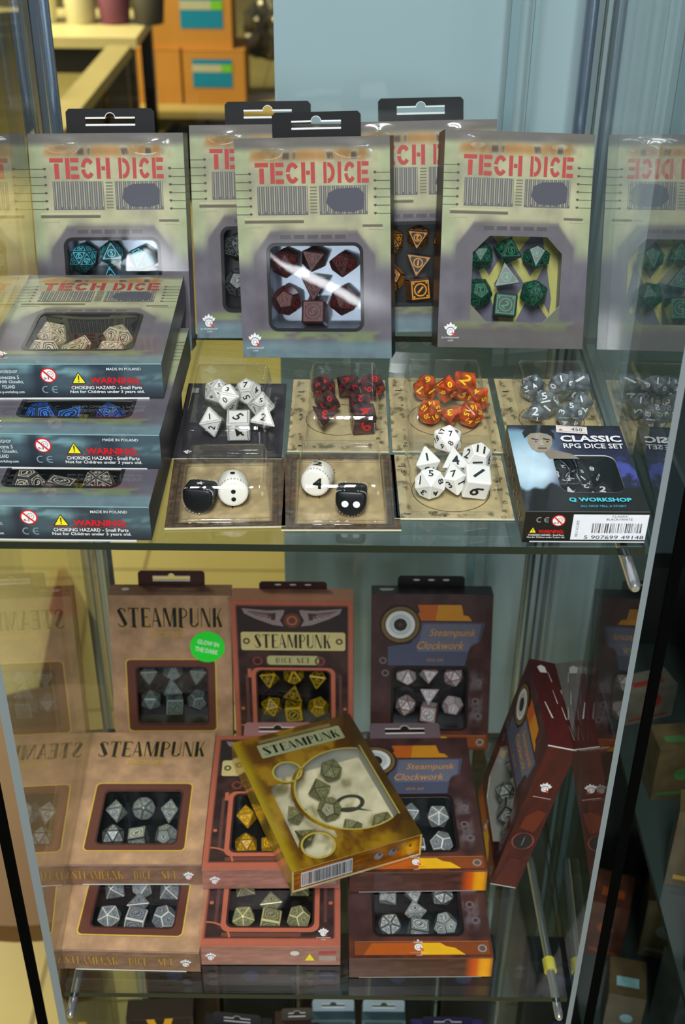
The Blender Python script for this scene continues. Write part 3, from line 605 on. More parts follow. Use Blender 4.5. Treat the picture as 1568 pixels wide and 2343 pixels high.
def front_classic(m):
    w_, h_ = CW, CH; pl = win_front(m, w_, h_, art_classic, (.33, .37, .86, .80), .006, edge=rgb(190, 195, 200), nx=50, ny=60); q = U(w_, h_)
    X = lambda a: a*w_; Y = lambda b: (1-b)*h_
    skin = rgb(150, 140, 122)
    m.poly(pl, [(X(a), Y(b)) for a, b in ((.16, .14), (.15, .22), (.17, .30), (.21, .34), (.27, .345), (.32, .31), (.36, .24), (.37, .14), (.28, .10), (.2, .10))], skin, 2)
    m.poly(pl, [(X(a), Y(b)) for a, b in ((.13, .17), (.12, .10), (.16, .05), (.26, .035), (.36, .05), (.40, .11), (.39, .19), (.37, .15), (.34, .11), (.27, .10), (.19, .11), (.16, .14))], rgb(22, 20, 20), 3)
    m.poly(pl, [(X(a), Y(b)) for a, b in ((.27, .345), (.33, .30), (.50, .36), (.56, .42), (.3, .42))], rgb(128, 118, 104), 2)
    for a in (.19, .29): m.poly(pl, [(X(a), Y(.185)), (X(a+.055), Y(.20)), (X(a+.055), Y(.187)), (X(a), Y(.172))], rgb(34, 28, 26), 4); m.poly(pl, circ(X(a+.03), Y(.215), .0007, 6), K, 4)
    m.poly(pl, [(X(.255), Y(.20)), (X(.24), Y(.265)), (X(.285), Y(.265)), (X(.275), Y(.20))], rgb(172, 160, 140), 4); m.rect(pl, X(.225), Y(.302), X(.30), Y(.290), rgb(90, 66, 60), 4)
    m.text(pl, 'CLASSIC', *q(.44, .135, .97, .215), WH, 4, bold=.035); m.text(pl, 'RPG DICE SET', *q(.45, .235, .97, .295), WH, 4, bold=.015)
    m.text(pl, 'Q WORKSHOP', *q(.37, .865, .88, .915), rgb(70, 196, 214), 4, bold=.03); m.text(pl, 'ALL DICE TELL A STORY', *q(.45, .945, .82, .965), rgb(70, 180, 200), 4)
    t = Pl(pl(X(.42), Y(.10), 6), (math.cos(R(-6)), 0, math.sin(R(-6))), (math.sin(R(6)), 0, math.cos(R(6))))
    m.prism(t, [(0, 0), (.0175, 0), (.0175, .0075), (0, .0075)], .0001, rgb(220, 214, 206)); m.rect(t, .001, .0062, .0165, .0064, rgb(206, 90, 80), 2); m.rect(t, .001, .0010, .0165, .0012, rgb(206, 90, 80), 2)
    m.text(t, '€', .0016, .0017, .0036, .0036, rgb(90, 86, 96), 2); m.text(t, '450', .0085, .0022, .0148, .0054, rgb(60, 58, 80), 2)
CW, CH, CD = .0645, .083, .0205
def tab_mesh(w_, h_, col, slot='euro', seg=(.5,)):
    """hang tab: a plate with its slot cut out, standing on z=0"""
    m = MB(); pl = Pl((-w_/2, 0, 0), (1, 0, 0), (0, 0, 1)); t = .0006; c = .002
    if slot == 'euro':
        a, b = w_*.22, w_*.78; y0, y1 = h_*.38, h_*.62; n = 8; mid = w_/2; r = h_*.2
        m.prism(pl, [(0, 0), (w_, 0), (w_, y0), (0, y0)], t, col)
        m.prism(pl, [(0, y0), (a, y0), (a, y1), (0, y1)], t, col); m.prism(pl, [(b, y0), (w_, y0), (w_, y1), (b, y1)], t, col)
        bump = [(mid+r*math.cos(R(180*i/n)), y1+r*math.sin(R(180*i/n))) for i in range(n+1)]
        m.prism(pl, [(w_, y1), (w_, h_-c), (w_-c, h_), (mid, h_), (mid, y1+r)]+bump[:n//2][::-1]+[(b, y1)], t, col)
        m.prism(pl, [(0, y1), (a, y1)]+bump[n//2+1:][::-1]+[(mid, y1+r), (mid, h_), (c, h_), (0, h_-c)], t, col)
        m.rect(pl, a, y0-.0012, b, y0, WH, 2); m.rect(pl, a, y1-.0004, mid-r, y1+.0006, WH, 2); m.rect(pl, mid+r, y1-.0004, b, y1+.0006, WH, 2)
        m.ring(pl, bump+[(mid, y1+r*.2)], [(mid+(x-mid)*1.12, y1+(y-y1)*1.12) for x, y in bump]+[(mid, y1+r*.2)], WH, 2)
    else:
        m.prism(pl, [(0, 0), (w_, 0), (w_, h_-c), (w_-c, h_), (c, h_), (0, h_-c)], t, col)
        for k in (.22, .44, .66): m.poly(pl, circ((k+.06)*w_, h_*.62, w_*.05, 14, h_*.09), rgb(200, 196, 190), 2)
    return m
# ---- body and tray
def body_mesh(w_, h_, d, side, end, top, deco, mat):
    m = MB(); e = .0006
    L_ = Pl((-w_/2, d, 0), (0, -1, 0), (0, 0, 1)); R_ = Pl((w_/2, 0, 0), (0, 1, 0), (0, 0, 1)); T_ = Pl((-w_/2, 0, h_), (1, 0, 0), (0, 1, 0)); B_ = Pl((-w_/2, d, 0), (1, 0, 0), (0, -1, 0)); K_ = Pl((w_/2, d, 0), (-1, 0, 0), (0, 0, 1))
    cf = lambda art, a, b: (lambda X, Y: art(X/a, 1-Y/b)) if callable(art) else (lambda X, Y: np.tile(np.asarray(art, float), (len(X), 1)))
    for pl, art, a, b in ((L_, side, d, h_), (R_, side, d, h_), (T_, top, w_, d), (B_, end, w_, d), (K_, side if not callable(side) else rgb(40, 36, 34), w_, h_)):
        m.grid(pl, cells(0, a, 36 if a > .05 and pl is not K_ else 8), cells(0, b, 12 if b < .05 else 24), cf(art, a, b), smooth=False)
    inner = rgb(44, 44, 46)       # inside faces of the carton walls
    x0, x1, y0, y1, z0, z1 = -w_/2+e, w_/2-e, 0, d-e, e, h_-e
    V = [(x0, y0, z0), (x1, y0, z0), (x1, y1, z0), (x0, y1, z0), (x0, y0, z1), (x1, y0, z1), (x1, y1, z1), (x0, y1, z1)]
    m.add(V, [(0, 1, 2, 3), (4, 7, 6, 5), (0, 3, 7, 4), (1, 5, 6, 2), (2, 6, 7, 3)], inner)
    deco(m, B_, T_, R_, L_); return m.mesh('box_body', mat)
def deco_tech(m, B, T, Rr, L_):
    w_, h_ = W, D; X = lambda t: t*w_; Y = lambda t: (1-t)*h_
    for i, (s_, c) in enumerate((('Q-WORKSHOP', .24), ('Sloneczna 5', .39), ('63-308 Gizalki,', .53), ('POLAND', .67), ('www.q-workshop.com', .83))):
        n = len(s_)*.0130*(.9 if i < 4 else .72); m.text(B, s_, X(.145-n/2), Y(c+.05), X(.145+n/2), Y(c-.055), rgb(200, 208, 208), 3, bold=.015)
    no03(m, B, X(.373), Y(.34), .0045); ce(m, B, X(.375), Y(.75), .0045, rgb(118, 138, 150)); warn(m, B, X(.475), Y(.87), X(.905), Y(.245))
    m.text(B, 'MADE IN POLAND', X(.695), Y(.20), X(.885), Y(.12), rgb(206, 214, 214), 3, bold=.015)
    m.rect(B, X(.0), Y(.985), X(.92), Y(1.04), rgb(210, 212, 208), 2)
    m.rect(B, 0, Y(.035), w_, Y(0), rgb(130, 168, 172), 2)
def deco_brown(m, B, T, Rr, L_):
    X = lambda t: t*W; Y = lambda t: (1-t)*D; g = rgb(170, 128, 60)
    for (a, b, t) in ((.05, .42, 'STEAMPUNK'), (.50, .63, 'DICE'), (.70, .81, 'DICE')):
        s_ = t if a < .69 else 'SET'; m.text(B, '', X(a), Y(.74), X(b), Y(.34), rgb(70, 44, 28), 2, custom=lambda q_, s_=s_: didone(s_)); m.text(B, '', X(a)+.0003, Y(.74)+.0003, X(b)+.0003, Y(.34)+.0003, g, 3, custom=lambda q_, s_=s_: didone(s_))
    logo(m, B, X(.90), Y(.62), .0055, rgb(80, 56, 44), False); m.rect(B, X(.12), Y(.97), X(.9), Y(1.02), rgb(206, 204, 194), 2); m.rect(B, 0, Y(.06), W, Y(0), rgb(164, 132, 118), 2)
    m.poly(T, circ(X(.13), .55*D, .0033, 14, .0028), rgb(216, 208, 200), 2)
def deco_red(m, B, T, Rr, L_):
    X = lambda t: t*W; Y = lambda t: (1-t)*D
    logo(m, B, X(.09), Y(.62), .0055, rgb(110, 76, 66), False); m.poly(B, circ(X(.68), Y(.38), .0033, 16, .0026), rgb(200, 190, 182), 3)
    m.poly(B, [(X(.75), Y(.75)), (X(.82), Y(.75)), (X(.785), Y(.40))], rgb(226, 206, 40), 3); m.rect(B, X(.85), Y(.42), X(.97), Y(.28), rgb(160, 44, 44), 3); m.rect(B, X(.85), Y(.75), X(.97), Y(.50), rgb(150, 136, 124), 3)
    m.rect(B, 0, Y(.05), W, Y(0), rgb(186, 112, 92), 2); m.rect(T, .0, .0, W, D, rgb(150, 104, 86), 1)
def deco_clock(m, B, T, Rr, L_):
    X = lambda t: t*W; Y = lambda t: (1-t)*D
    m.rect(B, X(.38), Y(.5), X(.68), Y(.15), rgb(70, 40, 30), 2); m.rect(B, X(.07), Y(.97), X(.93), Y(1.01), rgb(150, 146, 140), 2); m.rect(B, 0, Y(.05), W, Y(0), rgb(96, 70, 60), 2)
    m.poly(T, [(.06*W+a, .5*D+b) for a, b in ((0, 0), (.0035, -.0035), (.011, -.0028), (.0135, .002), (.008, .0035), (.002, .003))], rgb(186, 178, 176), 2)
def deco_side(m, B, T, Rr, L_):
    """the box on its side by the right glass: its long side with logo and marks, its open top flap edges"""
    m.poly(T, [(.06*W+a, .4*D+b) for a, b in ((0, 0), (.0035, -.0035), (.010, -.002), (.009, .0035), (.002, .003))], rgb(216, 210, 206), 3)
    for (x, y, l, k, t) in ((.36, .62, .016, .0006, 0), (.52, .20, .018, .0013, 1), (.55, .80, .014, .0007, 0), (.14, .60, .012, .0006, 0), (.34, .92, .011, .0006, 0), (.76, .9, .015, .0008, 0)):
        m.poly(T, [(x*W, y*D), (x*W+l, y*D+(.003 if t else .0012)), (x*W+l, y*D+k+(.003 if t else .0012)), (x*W, y*D+k*.5)], rgb(206, 196, 188), 4)
    logo(m, Rr, .5*D, .100, .0062, rgb(90, 28, 26), False)
    m.rect(Rr, .2*D, .106-.014, .85*D, .106-.0148, rgb(170, 130, 126), 3)
    m.rect(Rr, 0, H-.0015, D, H-.0003, rgb(196, 186, 180), 3); m.rect(Rr, 0, .0002, D*.95, .0011, rgb(186, 170, 164), 3)
    m.poly(Rr, [(.25*D, .072), (.6*D, .080), (.9*D, .078), (.85*D, .068), (.75*D, .058), (.2*D, .060)], rgb(96, 38, 24), 2)
    m.ring(Rr, circ(.5*D, .048, .0085, 20), circ(.5*D, .048, .0072, 20), rgb(124, 60, 50), 3); m.poly(Rr, circ(.5*D, .048, .0070, 20, .0080), rgb(34, 30, 32), 4); m.rect(Rr, .5*D, .044, .5*D+.0005, .052, rgb(130, 120, 120), 5)
    m.poly(Rr, [(.1*D, .002), (.9*D, .002), (.7*D, .03), (.3*D, .03)], rgb(74, 26, 24), 2)
def deco_gold(m, B, T, Rr, L_):
    X = lambda t: t*W; Y = lambda t: (1-t)*D; ye = rgb(206, 190, 110)
    bars(m, B, X(.07), Y(.86), X(.46), Y(.18), 5); m.rect(B, X(.0), Y(.03), W, Y(0), ye, 2); m.rect(B, 0, Y(1.0), W, Y(.90), rgb(226, 206, 150), 4)
    for a in (.0, .985): m.rect(B, X(a), Y(1), X(a+.015), Y(0), ye, 3)
    for a, c in ((.66, rgb(150, 146, 150)), (.77, rgb(140, 138, 146)), (.90, rgb(226, 176, 24))): m.poly(B, circ(X(a), Y(.45), .0036, 7), c, 3); m.poly(B, circ(X(a)+.001, Y(.38), .0015, 5), rgb(90, 80, 70), 4)
def deco_classic(m, B, T, Rr, L_):
    X = lambda t: t*CW; Y = lambda t: (1-t)*CD
    m.rect(B, 0, 0, CW, CD, rgb(16, 17, 18), 1); m.rect(B, 0, Y(.03), CW, Y(0), rgb(84, 88, 92), 2); m.rect(B, X(.06), Y(.985), CW, Y(.945), rgb(210, 210, 206), 3)
    ce(m, B, X(.15), Y(.28), .0034, rgb(140, 140, 138)); no03(m, B, X(.275), Y(.30), .0036); warn(m, B, X(.03), Y(.86), X(.35), Y(.50))
    m.rect(B, X(.39), Y(.90), X(1), Y(.10), rgb(226, 228, 234), 3)
    m.text(B, 'CLASSIC', X(.70), Y(.185), X(.83), Y(.125), rgb(70, 70, 74), 4); m.text(B, 'BLACK/WHITE', X(.66), Y(.28), X(.87), Y(.215), rgb(70, 70, 74), 4)
    v = Pl(B(X(.425), Y(.80), 1), (B.ey.x, B.ey.y, B.ey.z), (-B.ex.x, -B.ex.y, -B.ex.z)); m.text(v, 'SKU SCLE05', 0, -.0012, .0105, .0002, rgb(110, 110, 116), 3)
    bars(m, B, X(.54), Y(.72), X(.975), Y(.34), 9, False); m.text(B, '5 907699 49148', X(.50), Y(.87), X(.985), Y(.76), rgb(20, 20, 24), 4)
    for i in range(9): m.text(L_, random.choice('RYAFXNOMK'), .004+.003*(i % 3), .012+.0075*i, .009+.003*(i % 3), .0165+.0075*i, rgb(150, 150, 140), 2)
def tray_mesh(w_, h_, d, wn, kind):
    m = MB(); x0, v0, x1, v1 = wn; mat = {'black': 0, 'silver': 1, 'stripe': 2, 'cream': 2}[kind]
    X0, X1, Y0, Y1 = (x0-.03)*w_, (x1+.03)*w_, (1-v1-.02)*h_, (1-v0+.02)*h_; yb = d-.0016
    X0 = max(X0, .002); X1 = min(X1, w_-.002); Y0 = max(Y0, .002); Y1 = min(Y1, h_-.002)
    bk = Pl((-w_/2, yb, 0), (1, 0, 0), (0, 0, 1))
    if kind == 'cream': cf = lambda X, Y: mixc(leather(rgb(206, 196, 160), 9, 91, .35)(X/w_, Y/h_), rgb(120, 112, 70), ss(.55, .68, fbm(X/w_, Y/h_, 10, 95))*.8)
    elif kind == 'stripe': cf = lambda X, Y: np.tile(np.asarray(rgb(92, 92, 104)), (len(X), 1))
    else: cf = lambda X, Y: np.tile(np.asarray(rgb(20, 20, 22)), (len(X), 1))
    m.grid(bk, cells(X0, X1, 24), cells(Y0, Y1, 24), cf, mat=mat, smooth=False)
    if kind == 'stripe':
        for i in range(-1, 3):
            a = X0-.01+i*.036
            pts_ = [(a, Y0), (a+.012, Y0), (a+.012+(Y1-Y0)*.75, Y1), (a+(Y1-Y0)*.75, Y1)]
            b = [(min(max(x, X0), X1), y) for x, y in pts_]
            if b[1][0]-b[0][0] > 0 or b[2][0]-b[3][0] > 0: m.poly(bk, b, rgb(176, 172, 92), 1, 2)
            c_ = [(X0+X1-x, y) for x, y in b][::-1]; m.poly(bk, c_, rgb(170, 166, 96), 2, 2)
    # four inner walls
    y = .0016
    for (a, b) in (((X0, Y0), (X1, Y0)), ((X1, Y0), (X1, Y1)), ((X1, Y1), (X0, Y1)), ((X0, Y1), (X0, Y0))):
        m.add([(a[0]-w_/2, y, a[1]), (b[0]-w_/2, y, b[1]), (b[0]-w_/2, yb, b[1]), (a[0]-w_/2, yb, a[1])], [(0, 1, 2, 3)], rgb(150, 150, 140) if mat == 2 else K, mat)
    if kind == 'cream':
        c = Pl(bk(0, 0, 0), bk.ex, bk.ey); cx, cy = .70*w_, (1-.54)*h_
        m.ring(c, circ(cx, cy, .012, 24, .009), circ(cx, cy, .0085, 24, .006), rgb(54, 56, 44), 2, 2); m.poly(c, [(cx-.016, cy), (cx+.004, cy-.009), (cx+.014, cy-.014), (cx+.002, cy-.005)], rgb(60, 60, 46), 3, 2)
    return m.mesh('inner_tray', [M['tray_black'], M['tray_silver'], M['tray_print']])
def film_mesh(w_, h_, wn, bulge=.0004, tilt=0, y=.0004):
    m = MB(); x0, v0, x1, v1 = wn; X0, X1, Y0, Y1 = (x0-.008)*w_, (x1+.008)*w_, (1-v1-.006)*h_, (1-v0+.006)*h_
    pl = Pl((-w_/2, y, 0), (1, 0, 0), (0, 0, 1)); cx, cy = (X0+X1)/2, (Y0+Y1)/2
    m.grid(pl, list(np.linspace(X0, X1, 25)), list(np.linspace(Y0, Y1, 25)), lambda X, Y: np.ones((len(X), 3)), bulge=lambda X, Y: bulge*(1-((X-cx)/(X1-X0)*2)**2)*(1-((Y-cy)/(Y1-Y0)*2)**2)+tilt*(X-cx))
    return m.mesh('window_film', M['film'])
STY = {
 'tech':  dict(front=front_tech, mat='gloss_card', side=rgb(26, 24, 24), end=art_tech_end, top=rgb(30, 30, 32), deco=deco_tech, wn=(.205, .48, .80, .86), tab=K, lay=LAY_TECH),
 'green': dict(front=lambda m: front_tech(m, True), mat='gloss_card', side=rgb(40, 28, 26), end=rgb(70, 60, 56), top=rgb(28, 28, 28), deco=lambda *a: None, wn=(.215, .475, .825, .875), tab=None, lay=LAY_TECH),
 'brown': dict(front=front_brown, mat='satin_card', side=rgb(112, 80, 60), end=art_brown_end, top=leather(rgb(126, 92, 74)), deco=deco_brown, wn=(.205, .475, .79, .86), tab=rgb(72, 42, 34), lay=LAY_STEAM),
 'red':   dict(front=front_red, mat='satin_card', side=rgb(56, 48, 42), end=art_red_end, top=rgb(146, 100, 84), deco=deco_red, wn=(.20, .475, .80, .885), tab=rgb(52, 26, 24), lay=[(k, u, .545+(v-.535)*1.12, n) for k, u, v, n in LAY_STEAM]),
 'clock': dict(front=front_clock, mat='satin_card', side=rgb(42, 34, 34), end=art_clock_end, top=rgb(46, 38, 42), deco=deco_clock, wn=(.19, .475, .80, .86), tab=rgb(18, 14, 16), lay=LAY_CLOCK),
 'side':  dict(front=lambda m: front_clock(m, True), mat='satin_card', side=art_clock_side, end=rgb(70, 28, 24), top=leather(rgb(70, 22, 22)), deco=deco_side, wn=(.14, .475, .86, .87), tab=None, lay=LAY_SIDE),
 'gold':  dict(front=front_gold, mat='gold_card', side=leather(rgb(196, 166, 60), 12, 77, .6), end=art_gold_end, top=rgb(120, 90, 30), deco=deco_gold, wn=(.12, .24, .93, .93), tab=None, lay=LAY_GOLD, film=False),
 'classic': dict(front=front_classic, mat='gloss_card', side=rgb(24, 26, 26), end=rgb(16, 17, 18), top=rgb(20, 20, 24), deco=deco_classic, wn=(.33, .37, .86, .80), tab=None, lay=[('d10', .42, .42, 'upper left'), ('d20', .55, .50, 'upper middle'), ('d8', .66, .44, 'upper right'), ('d6', .44, .60, 'lower left'), ('d12', .56, .68, 'lower middle'), ('d4', .72, .64, 'lower right')]),
}
_cache = {}
def dice_box(style, loc, rot, label, dice=None, pal=None, short='', tray='black', bulge=.0004, tilt=0, tabw=.058, tabh=.0155, tabstyle='euro', tabcol=None, tabrot=0, taby=None, rad=.0104, cat='dice box', spin=0, group='boxed dice sets'):
    """yaw, lean, roll in degrees; lean -90 lies on its back"""
    st = STY[style]; w_, h_, d = (CW, CH, CD) if style == 'classic' else (W, H, D)
    yaw, lean, roll = rot
    root = bpy.data.objects.new('dice_box', None); C.objects.link(root); root.location = (loc[0], loc[1], loc[2]); root.rotation_euler = (R(lean), R(roll), R(yaw)); root.empty_display_size = .02
    tag(root, label, cat, group)
    if style not in _cache:
        m = MB(); st['front'](m)
        _cache[style] = (m.mesh('front_panel', M[st['mat']]), body_mesh(w_, h_, d, st['side'], st['end'], st['top'], st['deco'], M['satin_card' if st['mat'] == 'gloss_card' else st['mat']]))
    fm, bm_ = _cache[style]
    link('front_panel', fm, root); link('box_body', bm_, root)
    link('inner_tray', tray_mesh(w_, h_, d, st['wn'], tray), root)
    if st.get('film', True): link('window_film', film_mesh(w_, h_, st['wn'], bulge, tilt), root)
    else: link('window_film', film_mesh(w_, h_, (.03, .03, .97, .97), 0, 0, .0012), root)
    tc = tabcol or st['tab']
    if tc is not None and tabw:
        t = link('hang_tab', tab_mesh(tabw, tabh, tc, tabstyle).mesh('hang_tab', M['matte']), root, (0, d-.0012 if taby is None else taby, h_), (R(tabrot), 0, 0))
    mw = Matrix.Translation(Vector(loc)) @ Euler((R(lean), R(roll), R(yaw))).to_matrix().to_4x4()
    if pal:
        for i, (k, u, v, nm) in enumerate(st['lay']):
            if dice is not None and i not in dice: continue
            place_die(k, mw, Vector(((u-.5)*w_, .0103, (1-v)*h_)), rad if style in ('tech', 'green', 'classic') else min(rad, .0096), pal, nm, short, spin+i*3+1, 'dice '+short)
    return root
DP = {
 'cyan':   ('die', rgb(20, 30, 34), rgb(84, 200, 216), rgb(24, 50, 56), 'frame', 'Dark cyan-engraved'),
 'grey':   ('die', rgb(24, 26, 28), rgb(120, 124, 122), rgb(34, 36, 38), 'frame', 'Black grey-engraved'),
 'red':    ('die', rgb(28, 17, 18), rgb(112, 34, 30), rgb(40, 18, 18), 'frame', 'Black red-engraved'),
 'orange': ('die', rgb(16, 13, 10), rgb(232, 150, 24), rgb(40, 26, 10), 'frame', 'Black orange-engraved'),
 'green':  ('die', rgb(14, 36, 30), rgb(40, 120, 86), rgb(16, 50, 42), 'frame', 'Dark green'),
 'beige':  ('die', rgb(196, 180, 150), rgb(40, 32, 28), rgb(176, 158, 128), 'frame', 'Beige'),
 'blue':   ('die', rgb(14, 18, 32), rgb(38, 116, 220), rgb(16, 26, 54), 'frame', 'Black blue-engraved'),
 'stone':  ('die', rgb(34, 34, 36), rgb(190, 180, 158), rgb(46, 44, 44), 'frame', 'Dark stone-engraved'),
 'jade':   ('die_pearl', rgb(100, 112, 108), rgb(44, 52, 52), rgb(120, 130, 124), 'frame', 'Grey-green'),
 'yellow': ('die', rgb(44, 36, 14), rgb(196, 160, 24), rgb(206, 168, 28), 'frame', 'Yellow-edged dark'),
 'white':  ('die_pearl', rgb(204, 198, 200), rgb(112, 92, 92), rgb(120, 64, 56), 'frame', 'White red-edged'),
 'dim':    ('die_pearl', rgb(160, 166, 158), rgb(54, 56, 54), rgb(36, 38, 36), 'frame', 'Grey dark-edged'),
 'silver': ('die_pearl', rgb(146, 152, 156), rgb(76, 80, 84), rgb(214, 212, 196), 'frame', 'Grey pale-edged'),
 'gold':   ('die', rgb(226, 172, 24), rgb(90, 60, 10), rgb(120, 84, 12), 'frame', 'Gold-yellow'),
 'cream':  ('die_pearl', rgb(160, 158, 116), rgb(86, 84, 60), rgb(206, 196, 130), 'frame', 'Cream'),
 'wht2':   ('die_pearl', rgb(190, 194, 190), rgb(60, 62, 62), rgb(50, 54, 54), 'frame', 'White dark-edged'),
 'olive':  ('die', rgb(92, 92, 62), rgb(150, 146, 96), rgb(64, 62, 44), 'frame', 'Olive'),
 'black':  ('die', rgb(22, 24, 26), rgb(206, 206, 200), rgb(26, 28, 30), 'plain', 'Black white-numbered'),
}
ez = lambda z: z+ZB
def lying(x, y, ztop): return (x, y, ztop)
GB = 'grey-green dice boxes on the upper shelf'
h1, h2 = -.356, -.732
def stand(style, x, y, shelf, yaw, lean, roll, **k):
    # rests on its lower back edge: lift so that the lowest corner touches the glass
    Mx = Euler((R(lean), R(roll), R(yaw))).to_matrix(); lo = min((Mx @ Vector((sx*W/2, yy, 0))).z for sx in (-1, 1) for yy in (0, D))
    return dice_box(style, (x, y, ZB+shelf-lo+.0001), (yaw, lean, roll), **k)
stand('tech', -.1523, .7447, h1, -.4, -15.5, -1.1, label='leftmost grey-green box on upper shelf, upright, cyan dice in its window', pal=DP['cyan'], dice=(0, 1, 2, 3), short='in the leftmost upright box', tray='silver', bulge=.0002, tilt=0, group=GB)
stand('tech', -.0515, .7650, h1, -3, -17, -2.0, label='grey-green box with high black hang tab, grey dice, standing second from left', pal=DP['grey'], dice=(0, 3, 4), short='in the second upright box from left', group=GB, spin=2)
stand('tech', .0545, .7790, h1, -.5, -16.5, -2.0, label='grey-green box with orange dice, standing partly behind two others', pal=DP['orange'], short='in the box with orange dice', group=GB, spin=5)
stand('tech', -.0181, .7325, h1, -8.1, -14.8, -4.0, label='frontmost upright grey-green box, glare across its window of dark red dice', pal=DP['red'], short='in the frontmost upright box', tray='silver', bulge=.0002, tilt=0, group=GB, spin=3)
stand('green', .1120, .7481, h1, 5.9, -21, 3.0, label='rightmost grey-green box with eight-sided window of green dice, no hang tab', pal=DP['green'], short='in the rightmost upright box', tray='stripe', group=GB, bulge=.0002)
# stack lying at the front left
GS = 'grey-green boxes stacked at the front left of the upper shelf'
dice_box('tech', (-.1499, .5265, ez(h1+D+.0004)), (0, -90, 0), 'bottom box of the front left stack, pale carved dice in its window', pal=DP['stone'], dice=(4, 5, 6), short='in the bottom box of the stack', tabw=0, group=GS, spin=1)
dice_box('tech', (-.1480, .5645, ez(h1+2*D+.0007)), (0, -90.4, 0), 'middle box of the front left stack, bright blue dice in its window', pal=DP['blue'], dice=(4, 5, 6), short='in the middle box of the stack', tabw=0, group=GS, spin=4)
dice_box('tech', (-.1510, .6055, ez(h1+3*D+.0012)), (1.6, -91.6, 0), 'top box of the front left stack, beige carved dice in its window', pal=DP['beige'], dice=(3, 4, 5, 6, 2, 0), short='in the top box of the stack', tabw=0, group=GS, spin=2)
dice_box('classic', (.1268, .5275, ez(h1+CD+.0004)), (.9, -86.5, .3), 'small black and blue box with barcode label and price sticker, lying front right', pal=DP['black'], short='in the small black box', bulge=.0012, rad=.0082, group='small dice boxes')
# lower shelf
GL = 'dice boxes on the lower shelf'
s1 = stand('brown', -.1417, .7664, h2, 2, -11, .9, label='upright tan brown box with round green sticker, at back left', pal=DP['jade'], short='in the box with the green sticker', tabw=.055, tabh=.013, group=GL)
stand('red', -.0387, .7680, h2, -1.0, -8, -.9, label='upright reddish brown box with a pair of wings printed on top, back middle', pal=DP['yellow'], short='in the upright winged box', tabw=.056, tabh=.007, tabstyle='slots', group=GL, spin=2)
stand('clock', .0757, .7608, h2, -.5, -16.5, -.6, label='upright dark box with white ring and yellow banner, at back right', pal=DP['white'], short='in the upright dark box', tabw=.056, tabh=.009, tabstyle='slots', group=GL, spin=3)
dice_box('brown', (-.1463, .5431, ez(h2+D+.0004)), (-.9, -90, 0), 'lower of two tan brown boxes lying at front left', pal=DP['silver'], dice=(0, 1, 2, 3, 4, 5, 6), short='in the lower tan box', tabw=0, group=GL, spin=4)
dice_box('brown', (-.1495, .6002, ez(h2+2*D+.0016)), (1.2, -90.9, .4), 'upper of two tan brown boxes lying at front left', pal=DP['dim'], dice=(0, 1, 2, 4, 5, 6), short='in the upper tan box', tabw=0, group=GL, spin=5)
dice_box('red', (-.0483, .5486, ez(h2+D+.0004)), (.5, -90, 0), 'lower of two reddish boxes lying at front middle, cream dice', pal=DP['cream'], dice=(0, 2, 3, 4, 5, 6), short='in the lower reddish box', tabw=0, group=GL, spin=4)
dice_box('red', (-.0490, .5977, ez(h2+2*D+.0016)), (1.1, -90.8, 0), 'upper of two reddish boxes, gold dice, partly under the gold box', pal=DP['gold'], dice=(0, 1, 3, 4, 5), short='in the upper reddish box', tabw=.055, tabh=.016, tabrot=4, taby=.0008, tabcol=rgb(160, 112, 108), group=GL, spin=5)
dice_box('clock', (.0579, .5399, ez(h2+D+.0004)), (1.1, -90, 0), 'lower of two dark boxes with orange banner lying at front right', pal=DP['wht2'], short='in the lower dark box', tabw=0, group=GL, spin=4)
dice_box('clock', (.0578, .5964, ez(h2+2*D+.0016)), (1.7, -90.8, 0), 'upper of two dark boxes with orange banner, partly under the gold box', pal=DP['silver'], dice=(1, 2, 3, 5, 6), short='in the upper dark box', tabw=.058, tabh=.018, tabrot=4, taby=.0008, tabcol=rgb(104, 88, 92), group=GL, spin=6)
dice_box('gold', (.0135, .5930, ez(-.6655)), (22.0, -91.0, 1.0), 'shiny gold box lying askew on top of the two stacks', pal=DP['olive'], short='in the gold box', tray='cream', group=GL, rad=.0096)
dice_box('side', (.1140, .6693, ez(h2+.0016)), (-89.7, -13.0, -3.0), 'dark maroon box seen edge on, leaning against the right glass', pal=DP['dim'], short='in the leaning maroon box', tray='cream', group=GL, rad=.0096)
# green round sticker: stuck on the box, so a part of it
m = MB(); pl = P_front(W, H); cx, cy, r_ = .80*W, (1-.335)*H, .0143
m.poly(pl, circ(cx, cy, r_, 40), rgb(34, 226, 52), 4)
tp = Pl(pl(cx, cy, 0), (math.cos(R(-12)), 0, math.sin(R(-12))), (math.sin(R(12)), 0, math.cos(R(12))))
m.text(tp, 'GLOW IN', -.0090, .0015, .0090, .0058, rgb(200, 244, 200), 6, bold=.04); m.text(tp, 'THE DARK', -.0098, -.0055, .0098, -.0012, rgb(200, 244, 200), 6, bold=.04)
o = link('round_sticker', m.mesh('round_sticker', M['matte']), s1); o['label'] = 'bright green round sticker'
